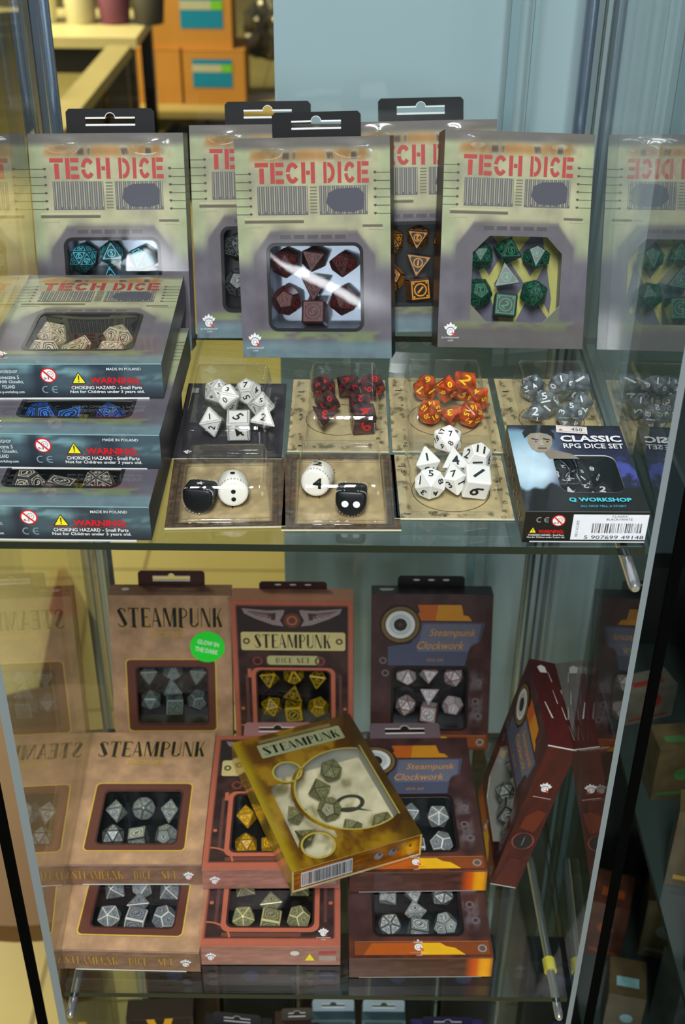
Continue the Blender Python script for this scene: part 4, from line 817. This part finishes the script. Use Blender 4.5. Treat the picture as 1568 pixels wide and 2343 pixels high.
# ================================================================== BLISTER PACKS
def art_map(u, v):
    n = fbm(u, v, 6, 101); c = np.zeros(u.shape+(3,))+rgb(176, 160, 118); c = c*(.78+.4*n)[..., None]
    return mixc(c, rgb(60, 54, 38), ss(.62, .7, fbm(u, v, 16, 103))*(1-band(u, .14, .86, .02)*band(v, .1, .9, .02))*.6)
def art_frame(u, v):
    n = fbm(u, v, 12, 111); k = fbm(u, v, 40, 113); c = np.zeros(u.shape+(3,))+rgb(178, 156, 112); c = c*(.75+.4*n)[..., None]
    e = 1-band(u, .12, .88, .01)*band(v, .08, .92, .01); return mixc(c, rgb(64, 50, 38), e*(.55+.6*k))
def art_black(u, v):
    n = fbm(u, v, 9, 121); return (np.zeros(u.shape+(3,))+rgb(52, 50, 54))*(.75+.5*n)[..., None]
def rbox_grid(w_, l_, h_, r, n=26):
    """one clear moulded blister: a height field that rises steeply from its flange to a softly rounded top"""
    xs = np.linspace(-w_/2, w_/2, n*2); ys = np.linspace(-l_/2, l_/2, n*2); X, Y = np.meshgrid(xs, ys)
    d = np.minimum(w_/2-np.abs(X), l_/2-np.abs(Y)); dd = np.hypot(np.maximum(r-(w_/2-np.abs(X)), 0), np.maximum(r-(l_/2-np.abs(Y)), 0)); d = np.where(dd > 0, r-dd, d)
    Z = h_*np.sqrt(np.clip(1-(1-np.clip(d/r*1.0, 0, 1))**2, 0, 1)); return xs, ys, X, Y, Z
def pack(loc, size, yaw, tilt, art, bub, label, marks='runes', group='blister packs', wave=0):
    w_, l_ = size; root = bpy.data.objects.new('blister_pack', None); C.objects.link(root); root.location = loc; root.rotation_euler = (R(tilt), 0, R(yaw)); root.empty_display_size = .02
    tag(root, label, 'blister pack', group)
    m = MB(); t = Pl((-w_/2, -l_/2, .0006), (1, 0, 0), (0, 1, 0))
    m.grid(t, cells(0, w_, 50), cells(0, l_, 60), lambda X, Y: art(X/w_, 1-Y/l_), smooth=False)
    V = [(x, y, z) for z in (0, .0006) for x, y in ((-w_/2, -l_/2), (w_/2, -l_/2), (w_/2, l_/2), (-w_/2, l_/2))]
    m.add(V, [(0, 3, 2, 1), (0, 1, 5, 4), (1, 2, 6, 5), (2, 3, 7, 6), (3, 0, 4, 7)], rgb(206, 200, 170))
    rnd = random.Random(int(loc[0]*1e4)); ink = rgb(40, 36, 26)
    if marks == 'runes':
        for i in range(16):
            a = rnd.random(); b = rnd.random()
            x, y = ((a*.11+.02 if i % 2 else .87+a*.11)*w_, b*l_) if i % 4 < 2 else (a*w_, (b*.1+.01 if i % 2 else .9+b*.08)*l_)
            x = min(x, w_-.005); y = min(y, l_-.005); k = rnd.uniform(.0016, .0028)
            if i % 3: m.text(t, rnd.choice('6839&S?'), x, y, x+k, y+k, ink, 1)
            else: m.ring(t, circ(x+k/2, y+k/2, k*.6, 12), circ(x+k/2, y+k/2, k*.48, 12), ink, 1)
        m.ring(t, circ(w_/2, l_*.42, w_*.34, 36), circ(w_/2, l_*.42, w_*.33, 36), rgb(96, 84, 56), 1)
        m.rect(t, w_*.1, l_*.06, w_*.14, l_*.075, ink, 1); m.rect(t, w_*.06, l_*.80, w_*.12, l_*.815, ink, 1)
    elif marks == 'frame':
        for k, c_ in ((.06, rgb(56, 44, 34)), (.115, rgb(132, 112, 76))):
            o = [(w_*k, l_*k), (w_*(1-k), l_*k), (w_*(1-k), l_*(1-k)), (w_*k, l_*(1-k))]; e = .0005; i_ = [(a+(e if a < w_/2 else -e), b+(e if b < l_/2 else -e)) for a, b in o]; m.ring(t, o, i_, c_, 1)
    else:
        logo(m, t, w_*.13, l_*.07, .0035, rgb(52, 50, 54), False); m.rect(t, w_*.05, l_*.86, w_*.12, l_*.93, rgb(150, 150, 150), 1)
    m.rect(t, 0, 0, w_, .0005, rgb(222, 216, 190), 1)
    link('backing_card', m.mesh('backing_card', M['matte']), root)
    bx, by, bw, bl, bh = bub; b = MB(); xs, ys, X, Y, Z = rbox_grid(bw, bl, bh, .0045); Z = Z+np.where(Z > bh*.9, wave*np.sin(X*300)*np.cos(Y*240), 0)
    fl = Pl((bx, by, .0008), (1, 0, 0), (0, 1, 0)); b.grid(fl, list(xs), list(ys), lambda a, c: np.ones((len(a), 3)), bulge=lambda A, B_: Z, smooth=True)
    o = [(-w_*.47-bx, -l_*.47-by), (w_*.47-bx, -l_*.47-by), (w_*.47-bx, l_*.47-by), (-w_*.47-bx, l_*.47-by)]; i_ = [(-bw/2, -bl/2), (bw/2, -bl/2), (bw/2, bl/2), (-bw/2, bl/2)]; b.ring(fl, o, i_, (1, 1, 1), 0)
    for y in (-l_*.44-by, -l_*.40-by): b.tube([fl(-bw*.42, y, 2), fl(0, y-.0002, 3), fl(bw*.40, y, 2)], .00028, (1, 1, 1), 6)
    link('plastic_blister', b.mesh('plastic_blister', M['bubble']), root)
    return root
zs = ez(h1)+.0002
def dice_in(list_, pal, short, z=.0096, rad=.0094, group=None, spin=0):
    for i, (k, x, y, nm) in enumerate(list_):
        place_die(k, Matrix.Translation((x, y, zs+z+(.0065 if nm.startswith('upper') else 0))) @ Matrix.Rotation(R(-58), 4, 'X'), Vector((0, 0, 0)), rad, pal, nm, short, spin+i*2+1, group or 'dice '+short)
BP = 'blister packs lying on the upper shelf'
pack((-.0685, .6605, zs), (.0640, .0980), .8, 0, art_black, (-.002, -.001, .050, .088, .0185), 'black blister pack of white rune dice, back row left', 'logo', BP)
CP = {'ornate': ('die', rgb(224, 222, 214), rgb(40, 38, 36), rgb(196, 194, 186), 'rune', 'White black-bordered'),
      'smoke': ('smoke_red', rgb(90, 50, 50), rgb(186, 40, 40), rgb(90, 50, 50), 'plain', 'Smoky red-numbered'),
      'amber': ('amber', rgb(220, 90, 30), rgb(240, 200, 40), rgb(220, 90, 30), 'plain', 'Amber yellow-numbered'),
      'plainw': ('die', rgb(232, 230, 222), rgb(24, 24, 24), rgb(240, 238, 230), 'plain', 'Plain white'),
      'crystal': ('crystal', rgb(150, 160, 165), rgb(220, 226, 226), rgb(150, 160, 165), 'plain', 'Clear white-numbered')}
# printed inks on resin need their own opaque colour: two-slot dice
_old_die = die_mesh
def die_mesh(kind, rad, mat, body, ink, edge, style, spin):
    me = _old_die(kind, rad, mat, body, ink, edge, style, spin)
    if mat in ('smoke_red', 'amber', 'crystal') and len(me.materials) < 2:
        me.materials.append(M['die']); a = me.color_attributes['Col'].data; ic = lin(ink)
        for p in me.polygons:
            c = a[p.vertices[0]].color
            if abs(c[0]-ic[0])+abs(c[1]-ic[1])+abs(c[2]-ic[2]) < .004: p.material_index = 1
    return me
dice_in([('d20', -.0790, .6790, 'back left'), ('d12', -.0600, .6795, 'back right'), ('d8', -.0790, .6400, 'front left'), ('d6', -.0625, .6360, 'front middle'), ('d10', -.0700, .6590, 'upper centre'), ('d10', -.0505, .6610, 'middle right'), ('d4', -.0480, .6430, 'front right')], CP['ornate'], 'in the black pack', spin=3)
pack((-.0030, .6690, zs), (.0600, .0950), 0, 0, art_map, (.003, .000, .045, .080, .0185), 'tan blister pack of smoky red dice, back row second from left', 'runes', BP)
dice_in([('d20', -.0130, .6880, 'back left'), ('d8', .0030, .6900, 'back middle'), ('d12', .0180, .6890, 'back right'), ('d10', -.0100, .6660, 'middle left'), ('d10', .0100, .6660, 'middle right'), ('d4', -.0120, .6470, 'front left'), ('d6', .0120, .6460, 'front right')], CP['smoke'], 'in the second back pack', rad=.0093, spin=2)
pack((.0620, .6715, zs), (.0655, .0980), 0, 0, art_map, (.002, .001, .050, .084, .0185), 'tan blister pack of orange dice with yellow numbers, back row', 'runes', BP)
dice_in([('d12', .0520, .6880, 'back left'), ('d6', .0760, .6910, 'back right'), ('d10', .0640, .6740, 'upper middle'), ('d8', .0830, .6740, 'middle right'), ('d20', .0530, .6560, 'front left'), ('d20', .0770, .6540, 'front right'), ('d4', .0650, .6500, 'front middle')], CP['amber'], 'in the orange dice pack', rad=.0092, spin=4)
pack((.1290, .6715, zs), (.0600, .0980), 0, 0, art_map, (.004, .001, .046, .084, .0185), 'tan blister pack of clear dice, back row behind the small black box', 'runes', BP)
dice_in([('d20', .1200, .6900, 'back left'), ('d12', .1250, .6680, 'middle left'), ('d6', .1480, .6920, 'back right'), ('d8', .1470, .6680, 'middle right'), ('d10', .1360, .6800, 'upper middle'), ('d4', .1170, .6540, 'front left'), ('d10', .1380, .6540, 'front right')], CP['crystal'], 'in the clear dice pack', rad=.0093, spin=1)
pack((.0605, .5840, zs), (.0650, .0690), .3, 0, art_map, (.001, .000, .052, .058, .0190), 'tan blister pack of plain white dice, front row beside the small black box', 'runes', BP)
dice_in([('d20', .0600, .6080, 'upper back'), ('d8', .0480, .5930, 'middle left'), ('d12', .0765, .5990, 'back right'), ('d6', .0735, .5725, 'front right'), ('d10', .0480, .5700, 'front left'), ('d10', .0620, .5750, 'front middle'), ('d4', .0630, .5920, 'centre')], CP['plainw'], 'in the front white dice pack', z=.0105, rad=.0095, spin=5)
pack((-.0645, .5755, zs), (.0645, .0735), 3.0, 0, art_frame, (0, .002, .048, .052, .0165), 'framed tan blister pack with one black and one white barrel die, front left', 'frame', BP)
pack((-.0012, .5780, zs), (.0640, .0810), 1.0, 0, art_frame, (0, .004, .048, .056, .0165), 'framed tan blister pack with white die above black die, front middle', 'frame', BP)
def barrel(loc, rot, body, ink, label, motif):
    """a die shaped like a short barrel: flat round ends, stitched rims"""
    m = MB(); r, l, b = .0083, .0150, .0018; prof = [(0, -l/2), (r-b, -l/2), (r-b*.3, -l/2+b*.3), (r, -l/2+b), (r*1.02, 0), (r, l/2-b), (r-b*.3, l/2-b*.3), (r-b, l/2), (0, l/2)]; n = 36
    def sec(a):       # round section, or for the black dice square above and round below
        c, s_ = math.cos(a), math.sin(a)
        if motif in ('pips', 'number') or s_ <= 0: return c, s_
        return math.copysign(abs(c)**.35, c), .72*abs(s_)**.35
    vs = [(pr*sec(2*math.pi*k/n)[0], y, pr*sec(2*math.pi*k/n)[1]) for pr, y in prof for k in range(n)]
    m.add(vs, [(i*n+k, i*n+(k+1) % n, (i+1)*n+(k+1) % n, (i+1)*n+k) for i in range(len(prof)-1) for k in range(n)], body, 0, True)
    f = Pl((0, -l/2-.00003, 0), (1, 0, 0), (0, 0, 1)); rnd = random.Random(len(label))
    for k in range(30):      # stitches and letters around both rims
        a = 2*math.pi*k/30
        for y in (-l/2+.0014, l/2-.0014):
            c_ = Vector((sec(a)[0]*(r+.0001), y, sec(a)[1]*(r+.0001))); t = Pl(c_, (-math.sin(a), 0, math.cos(a)), (0, -1 if y < 0 else 1, 0))
            if t.n.dot(Vector((math.cos(a), 0, math.sin(a)))) < 0: t = Pl(c_, (math.sin(a), 0, -math.cos(a)), (0, -1 if y < 0 else 1, 0))
            m.text(t, rnd.choice('AYNRMVXLI'), -.0005, -.0006, .0005, .0011, ink, 1)
    top = Pl((0, 0, r*1.02*(1 if motif in ('pips', 'number') else .72)+.0003), (1, 0, 0), (0, 1, 0))
    if motif == 'pips': m.poly(f, circ(0, .0012, .0013, 16), ink, 1); m.poly(f, circ(0, -.0034, .0013, 16), ink, 1); m.poly(top, circ(0, 0, .0014, 16), ink, 2)
    elif motif == 'eyes': m.poly(f, circ(-.0030, -.0012, .0019, 18), ink, 1); m.poly(f, circ(.0032, -.0012, .0019, 18), ink, 1)
    elif motif == 'number': m.text(f, '4', -.001, -.003, .0045, .0035, ink, 1, bold=.03); m.text(top, '2', -.003, -.0025, .0025, .0025, ink, 2, bold=.02)
    else: m.poly(top, [(.0026*math.cos(R(90+36*i))*(1 if i % 2 == 0 else .4), .0026*math.sin(R(90+36*i))*(1 if i % 2 == 0 else .4)) for i in range(10)], ink, 2)
    o = link('barrel_die', m.mesh('barrel_die', M['die']), None, loc, rot); return tag(o, label, 'die', 'barrel dice')
IV = rgb(232, 228, 214); BK = rgb(18, 20, 22)
barrel((-.0600, .5650, zs+.0095), (R(-6), 0, R(6)), IV, K, 'white barrel die with black pips, right of the black one in the front left pack', 'pips')
barrel((-.0772, .5580, zs+.0094), (R(-8), 0, R(-8)), BK, WH, 'black barrel die with a white star, in the front left pack', 'star')
barrel((-.0140, .5760, zs+.0095), (R(-8), 0, R(-12)), IV, K, 'white barrel die with number 4, in the front middle pack', 'number')
barrel((.0048, .5570, zs+.0093), (R(-10), 0, R(-4)), BK, WH, 'black barrel die with two white dots, in the front middle pack', 'eyes')
# ================================================================== BOTTOM SHELF
def small_pack(x, y, w_, h_, d, col, tabcol, label, yaw=0, emblem=None, tabw=None, slot=WH):
    root = bpy.data.objects.new('package', None); C.objects.link(root); root.location = (x, y, H3+.0002); root.rotation_euler = (R(-2), 0, R(yaw)); tag(root, label, 'package', 'packages on the bottom shelf')
    m = MB(); m.box((-w_/2, 0, 0), (w_/2, d, h_), col); f = P_front(w_, h_)
    m.ring(f, [(0, 0), (w_, 0), (w_, h_), (0, h_)], [(.003, .003), (w_-.003, .003), (w_-.003, h_-.003), (.003, h_-.003)], tuple(min(1, c*1.5) for c in col), 1)
    if emblem == 'v': m.poly(f, [(w_*.30, h_-.002), (w_*.42, h_-.002), (w_*.5, h_-.022), (w_*.58, h_-.002), (w_*.70, h_-.002), (w_*.56, h_-.034), (w_*.44, h_-.034)], rgb(214, 158, 30), 2)
    if emblem == 'dark': m.poly(f, circ(w_*.4, h_*.8, .008, 9), rgb(60, 70, 110), 2); m.poly(f, circ(w_*.7, h_*.85, .005, 7), rgb(96, 60, 50), 2)
    link('package_body', m.mesh('package_body', M['matte']), root)
    if tabcol: link('hang_tab', tab_mesh(tabw or w_*.7, .016, tabcol).mesh('hang_tab', M['matte']), root, (0, d*.5, h_))
    return root
small_pack(-.160, .668, .060, .135, .02, rgb(36, 26, 22), None, 'dark brown package with gold V mark, far left of the bottom shelf', 4, 'v')
small_pack(-.092, .662, .062, .120, .02, rgb(26, 26, 32), rgb(46, 44, 48), 'near black package with dark hang tab, second on the bottom shelf', -5, 'dark')
small_pack(-.036, .668, .040, .120, .02, rgb(54, 34, 26), rgb(70, 66, 60), 'slim dark brown package on the bottom shelf, left of the silver tabs', 3)
small_pack(-.0035, .676, .040, .1235, .018, rgb(48, 66, 70), rgb(150, 168, 176), 'grey package with silver hang tab, left one of the pair on the bottom shelf', 1, 'dark', .038)
small_pack(.0425, .676, .040, .1235, .018, rgb(48, 66, 70), rgb(150, 168, 176), 'grey package with silver hang tab, right one of the pair on the bottom shelf', 0, 'dark', .038)
small_pack(.100, .660, .066, .121, .02, rgb(40, 34, 84), rgb(30, 26, 60), 'purple package at the right end of the bottom shelf', 0, None, .045)
for i, (x, w_, c, t_) in enumerate(((-.150, .07, rgb(52, 38, 28), 'brown'), (-.076, .07, rgb(30, 34, 34), 'dark slate'), (-.004, .066, rgb(44, 32, 26), 'dark umber'), (.064, .062, rgb(24, 34, 36), 'dark teal'), (.126, .05, rgb(26, 28, 30), 'black'))):
    small_pack(x, .735, w_, .132, .03, c, None, t_+' package in the rear row of the bottom shelf', 0, 'dark')
# ================================================================== RIGHT NEIGHBOUR (dark case full of goods)
ncol = [rgb(70, 62, 40), rgb(38, 52, 46), rgb(72, 44, 32), rgb(66, 74, 68), rgb(86, 78, 40), rgb(32, 36, 38), rgb(56, 74, 50), rgb(84, 82, 70)]
nm_ = ['olive brown', 'dark green', 'rust brown', 'grey', 'dull yellow', 'near black', 'moss green', 'stone grey']
rnd = random.Random(12)
for j, z in enumerate((.20, .53, .86, 1.16)):
    o = link('glass_shelf', boxmesh('glass_shelf', (.243, .50, z-.006), (1.0, .93, z-.0002), flat('dark_glass_shelf%d' % j, rgb(40, 52, 48), .15)))
    tag(o, ('floor level', 'lowest raised', 'middle', 'top')[j]+' dark shelf of the neighbouring case, seen through the right glass', 'shelf', 'shelves of the neighbouring case')
row = {.20: 'at floor level', .53: 'on the low shelf', .86: 'on the middle shelf', 1.16: 'on the top shelf'}
mk = [(rgb(150, 124, 44), 'yellow'), (rgb(110, 120, 112), 'pale grey'), (rgb(130, 66, 30), 'orange'), (rgb(56, 92, 50), 'green'), (rgb(110, 150, 150), 'blue-grey'), (rgb(110, 40, 34), 'red')]
used = set()
for z in row:
    i = 0
    for (x, y) in [(.275+.062*a, .53+.095*b) for b in range(4) for a in range(6)]:
        i += 1
        if rnd.random() < .15 or (z > 1 and y < .6): continue
        for _ in range(60):
            k, c = rnd.randrange(len(ncol)), rnd.randrange(len(mk))
            if (k, c, z) not in used: break
        used.add((k, c, z)); w_, d, h_ = rnd.uniform(.03, .052), rnd.uniform(.02, .045), rnd.uniform(.03, .11)
        e = bpy.data.objects.new('goods_box', None); C.objects.link(e); e.location = (x, y, z); e.rotation_euler = (0, 0, rnd.uniform(-.35, .35))
        m = MB(); m.box((-w_/2, 0, 0), (w_/2, d, h_), ncol[k]); f = P_front(w_, h_); c2 = mk[c][0]
        m.poly(f, circ(w_*rnd.uniform(.35, .65), h_*rnd.uniform(.4, .7), w_*rnd.uniform(.12, .24), 8), c2, 2); m.rect(f, w_*.1, h_*.1, w_*.9, h_*.16, c2, 2)
        t = Pl((-w_/2, 0, h_), (1, 0, 0), (0, 1, 0)); m.rect(t, w_*.2, d*.25, w_*.8, d*.5, c2, 2); link('goods_body', m.mesh('goods_body', M['mottled']), e)
        tag(e, f'blurred {nm_[k]} package with {mk[c][1]} mark {row[z]} of the right-hand case', 'package', 'goods in the neighbouring case')
# ================================================================== HALL BEHIND
def carton(x, y, z, w_, d, h_, yaw, label, lab=None, tape=True):
    e = bpy.data.objects.new('carton', None); C.objects.link(e); e.location = (x, y, z); e.rotation_euler = (0, 0, R(yaw)); tag(e, label, 'box', 'cardboard cartons in the hall')
    m = MB(); c = rgb(206, 146, 66); m.box((-w_/2, 0, 0), (w_/2, d, h_), c); f = P_front(w_, h_)
    m.rect(f, 0, h_*.985, w_, h_, rgb(150, 100, 44), 8)
    if tape: m.rect(f, w_*.42, h_*.62, w_*.60, h_, rgb(206, 150, 112), 8); m.rect(f, w_*.46, h_*.72, w_*.56, h_*.88, rgb(200, 92, 70), 16); m.rect(f, w_*.46, 0, w_*.62, h_*.26, rgb(206, 170, 130), 8)
    link('carton_body', m.mesh('carton_body', M['matte']), e)
    if lab:
        a, b, s_ = lab; m = MB(); wl, hl = s_
        m.rect(f, a, b, a+wl, b+hl, rgb(24, 142, 186), 20); m.rect(f, a, b+hl*.55, a+wl*.72, b+hl*.82, rgb(196, 196, 168), 30); m.rect(f, a+wl*.72, b+hl*.55, a+wl, b+hl*.82, rgb(130, 206, 50), 30)
        link('shipping_label', m.mesh('shipping_label', M['matte']), e)['label'] = 'blue, white and green label'
    return e
gz = ZB-1.50
carton(-.94, 6.00, gz, .29, .3, .25, -2, 'lower left cardboard carton with red mark on tape, under the larger carton', None)
carton(-.635, 5.99, gz, .295, .3, .25, 0, 'lower right cardboard carton with blue and green label', (.045, .08, (.19, .13)), False)
carton(-.765, 6.02, gz+.252, .44, .3, .34, 1, 'large upper cardboard carton with blue and green label at its right', (.20, .09, (.20, .15)), False)
m = MB(); m.box((-.42, 0, 0), (.42, .5, .03), rgb(196, 176, 110)); [m.box((a, .02, -.07), (a+.08, .48, 0), rgb(90, 64, 34)) for a in (-.4, -.04, .32)]
o = link('pallet', m.mesh('pallet', M['matte']), loc=(-.72, 5.85, gz-.031)); tag(o, 'wooden pallet board under the cardboard cartons', 'pallet')
# work table with beige top left of the cartons
e = bpy.data.objects.new('work_table', None); C.objects.link(e); e.location = (-1.15, 5.0, 0); tag(e, 'long work table with beige top and dark legs, left of the cartons', 'table')
link('tabletop', boxmesh('tabletop', (-.65, 0, .56), (.32, .6, .60), flat('beige_laminate', rgb(214, 202, 150), .4)), e)
dk = flat('dark_metal', rgb(20, 20, 26), .4)
for a in (-.62, .25):
    for b in (.04, .52): link('leg', boxmesh('leg', (a, b, 0), (a+.05, b+.05, .56), dk), e)
link('apron', boxmesh('apron', (-.62, .02, .46), (.30, .05, .56), dk), e)
# low bench running towards the case
e = bpy.data.objects.new('bench', None); C.objects.link(e); e.location = (-.885, 4.22, 0); e.rotation_euler = (0, 0, R(-1)); tag(e, 'narrow pale bench running back towards the work table, behind the left post', 'bench')
link('bench_top', boxmesh('bench_top', (-.045, -.65, .56), (.045, .65, .60), flat('bench_top', rgb(170, 158, 110), .5)), e)
for b in (-.6, .54): link('leg', boxmesh('leg', (-.04, b, 0), (.04, b+.05, .56), dk), e)
# stacked dark chairs
for i in range(3):
    e = bpy.data.objects.new('folding_chair', None); C.objects.link(e); e.location = (-1.20-.03*i, 4.0+.2*i, 0); e.rotation_euler = (0, 0, R(20)); tag(e, ('nearest', 'middle', 'farthest')[i]+' of three dark folding chairs leaning beside the left post', 'chair', 'dark chairs leaning in the hall')
    m = MB(); [m.tube([(a, 0, 0), (a, .10, .80)], .014, n=8) for a in (-.2, .2)]; link('frame', m.mesh('frame', dk), e)
    link('backrest', boxmesh('backrest', (-.2, .07, .58), (.2, .09, .78), flat('dark_cloth%d' % i, rgb(34, 34, 30), .7)), e); link('seat', boxmesh('seat', (-.2, .03, .36), (.2, .06, .52), flat('dark_seat%d' % i, rgb(44, 42, 34), .7)), e)
for i, (x0, x1, h_) in enumerate(((-1.10, -1.01, .40), (-.96, -.92, .42))):
    o = link('dark_crate', boxmesh('dark_crate', (x0, 5.12, 0), (x1, 5.5, h_), dk)); tag(o, ('left', 'right')[i]+' black upright crate standing under the work table', 'crate')
# foil bags heaped right of the cartons: crumpled lumps
foil = flat('crumpled_foil', rgb(120, 116, 100), .25, .6, .4, 30)
def lump(name, loc, r, mat, seed, label, cat, group, sq=(1, 1, 1)):
    rn = random.Random(seed); bm = bmesh.new(); bmesh.ops.create_icosphere(bm, subdivisions=4, radius=1)
    off = Vector((rn.random()*9, rn.random()*9, rn.random()*9))
    from mathutils import noise
    for v in bm.verts:
        k = 1+.32*noise.noise(v.co*2.2+off)+.16*abs(noise.noise(v.co*6+off)); v.co = Vector((v.co.x*k*sq[0], v.co.y*k*sq[1], max(v.co.z*k*sq[2], -.75)))*r
    me = bpy.data.meshes.new(name); bm.to_mesh(me); bm.free(); me.materials.append(mat)
    o = link(name, me, None, loc); return tag(o, label, cat, group)
for i, (x, y, z, r_) in enumerate([(-.14, 5.75, .12, .13), (-.36, 6.62, .32, .17), (-.28, 6.25, .36, .13), (-.40, 6.95, .62, .17), (-.20, 6.55, .66, .13), (.12, 6.0, .12, .13), (-.46, 7.2, .98, .16), (-.12, 7.0, .95, .16)]):
    lump('foil_bag', (x, y, z), r_, foil, i, ('lowest left', 'second lowest left', 'low right', 'middle left', 'middle right', 'lowest right', 'top left', 'top right')[i]+' crumpled silvery bag in the heap right of the cartons', 'bag', 'silvery bags in the hall')
# dark goods in front of the pallet and pale items on the far table
for i, (x, y, r_, c) in enumerate([(-.70, 5.35, .11, rgb(46, 48, 44)), (-.72, 4.9, .08, rgb(60, 56, 40)), (-.36, 5.4, .11, rgb(70, 70, 62)), (-.08, 5.3, .10, rgb(96, 92, 76))]):
    lump('sack', (x, y, r_*.7), r_, flat('sack_cloth%d' % i, c, .7, 0, .3, 12), 20+i, ('dark sack below the middle of the cartons', 'olive sack left below the cartons', 'grey sack right below the cartons', 'pale grey sack beside the blue board')[i], 'sack', 'sacks on the hall floor', (1.3, 1, .8))
for i, (x, c, h_) in enumerate([(-1.38, rgb(236, 232, 200), .22), (-1.22, rgb(206, 200, 160), .16), (-1.08, rgb(120, 70, 90), .14), (-.94, rgb(70, 66, 56), .12)]):
    m = MB(); m.tube([(0, 0, 0), (0, 0, h_*.9), (0, 0, h_)], [.06, .07, .055], c, 16); o = link('tub', m.mesh('tub', M['matte']), None, (x+.12, 5.3, .60)); tag(o, ('white', 'cream', 'dull pink', 'dark')[i]+' round tub standing on the beige work table', 'tub', 'tubs on the work table')
# things seen through the left glass: a round brown table and a brown stand with a red tip
wood = flat('brown_wood', rgb(104, 70, 32), .5, 0, .15, 6)
e = bpy.data.objects.new('round_table', None); C.objects.link(e); e.location = (-.39, 1.17, 0); tag(e, 'round brown wooden table beyond the left glass, below the case', 'table')
m = MB(); m.tube([(0, 0, .37), (0, 0, .40)], .22, n=48); link('tabletop', m.mesh('tabletop', wood), e)
m = MB(); m.tube([(0, 0, 0), (0, 0, .37)], .04, n=20); link('leg', m.mesh('leg', wood), e)
e = bpy.data.objects.new('display_stand', None); C.objects.link(e); e.location = (-.47, 1.66, 0); tag(e, 'pointed brown stand with a dull red tip, seen through the left glass', 'stand')
m = MB(); m.tube([(0, 0, 0), (0, 0, .34)], [.15, .03], (.5, .5, .5), 4); link('cover', m.mesh('cover', flat('brown_cover', rgb(128, 96, 52), .7, 0, .2, 10)), e)
m = MB(); m.tube([(0, 0, .34), (0, 0, .42)], [.032, .006], (.5, .5, .5), 12); o = link('tip', m.mesh('tip', flat('dull_red', rgb(160, 62, 46), .6)), e); o['label'] = 'dull red tip'
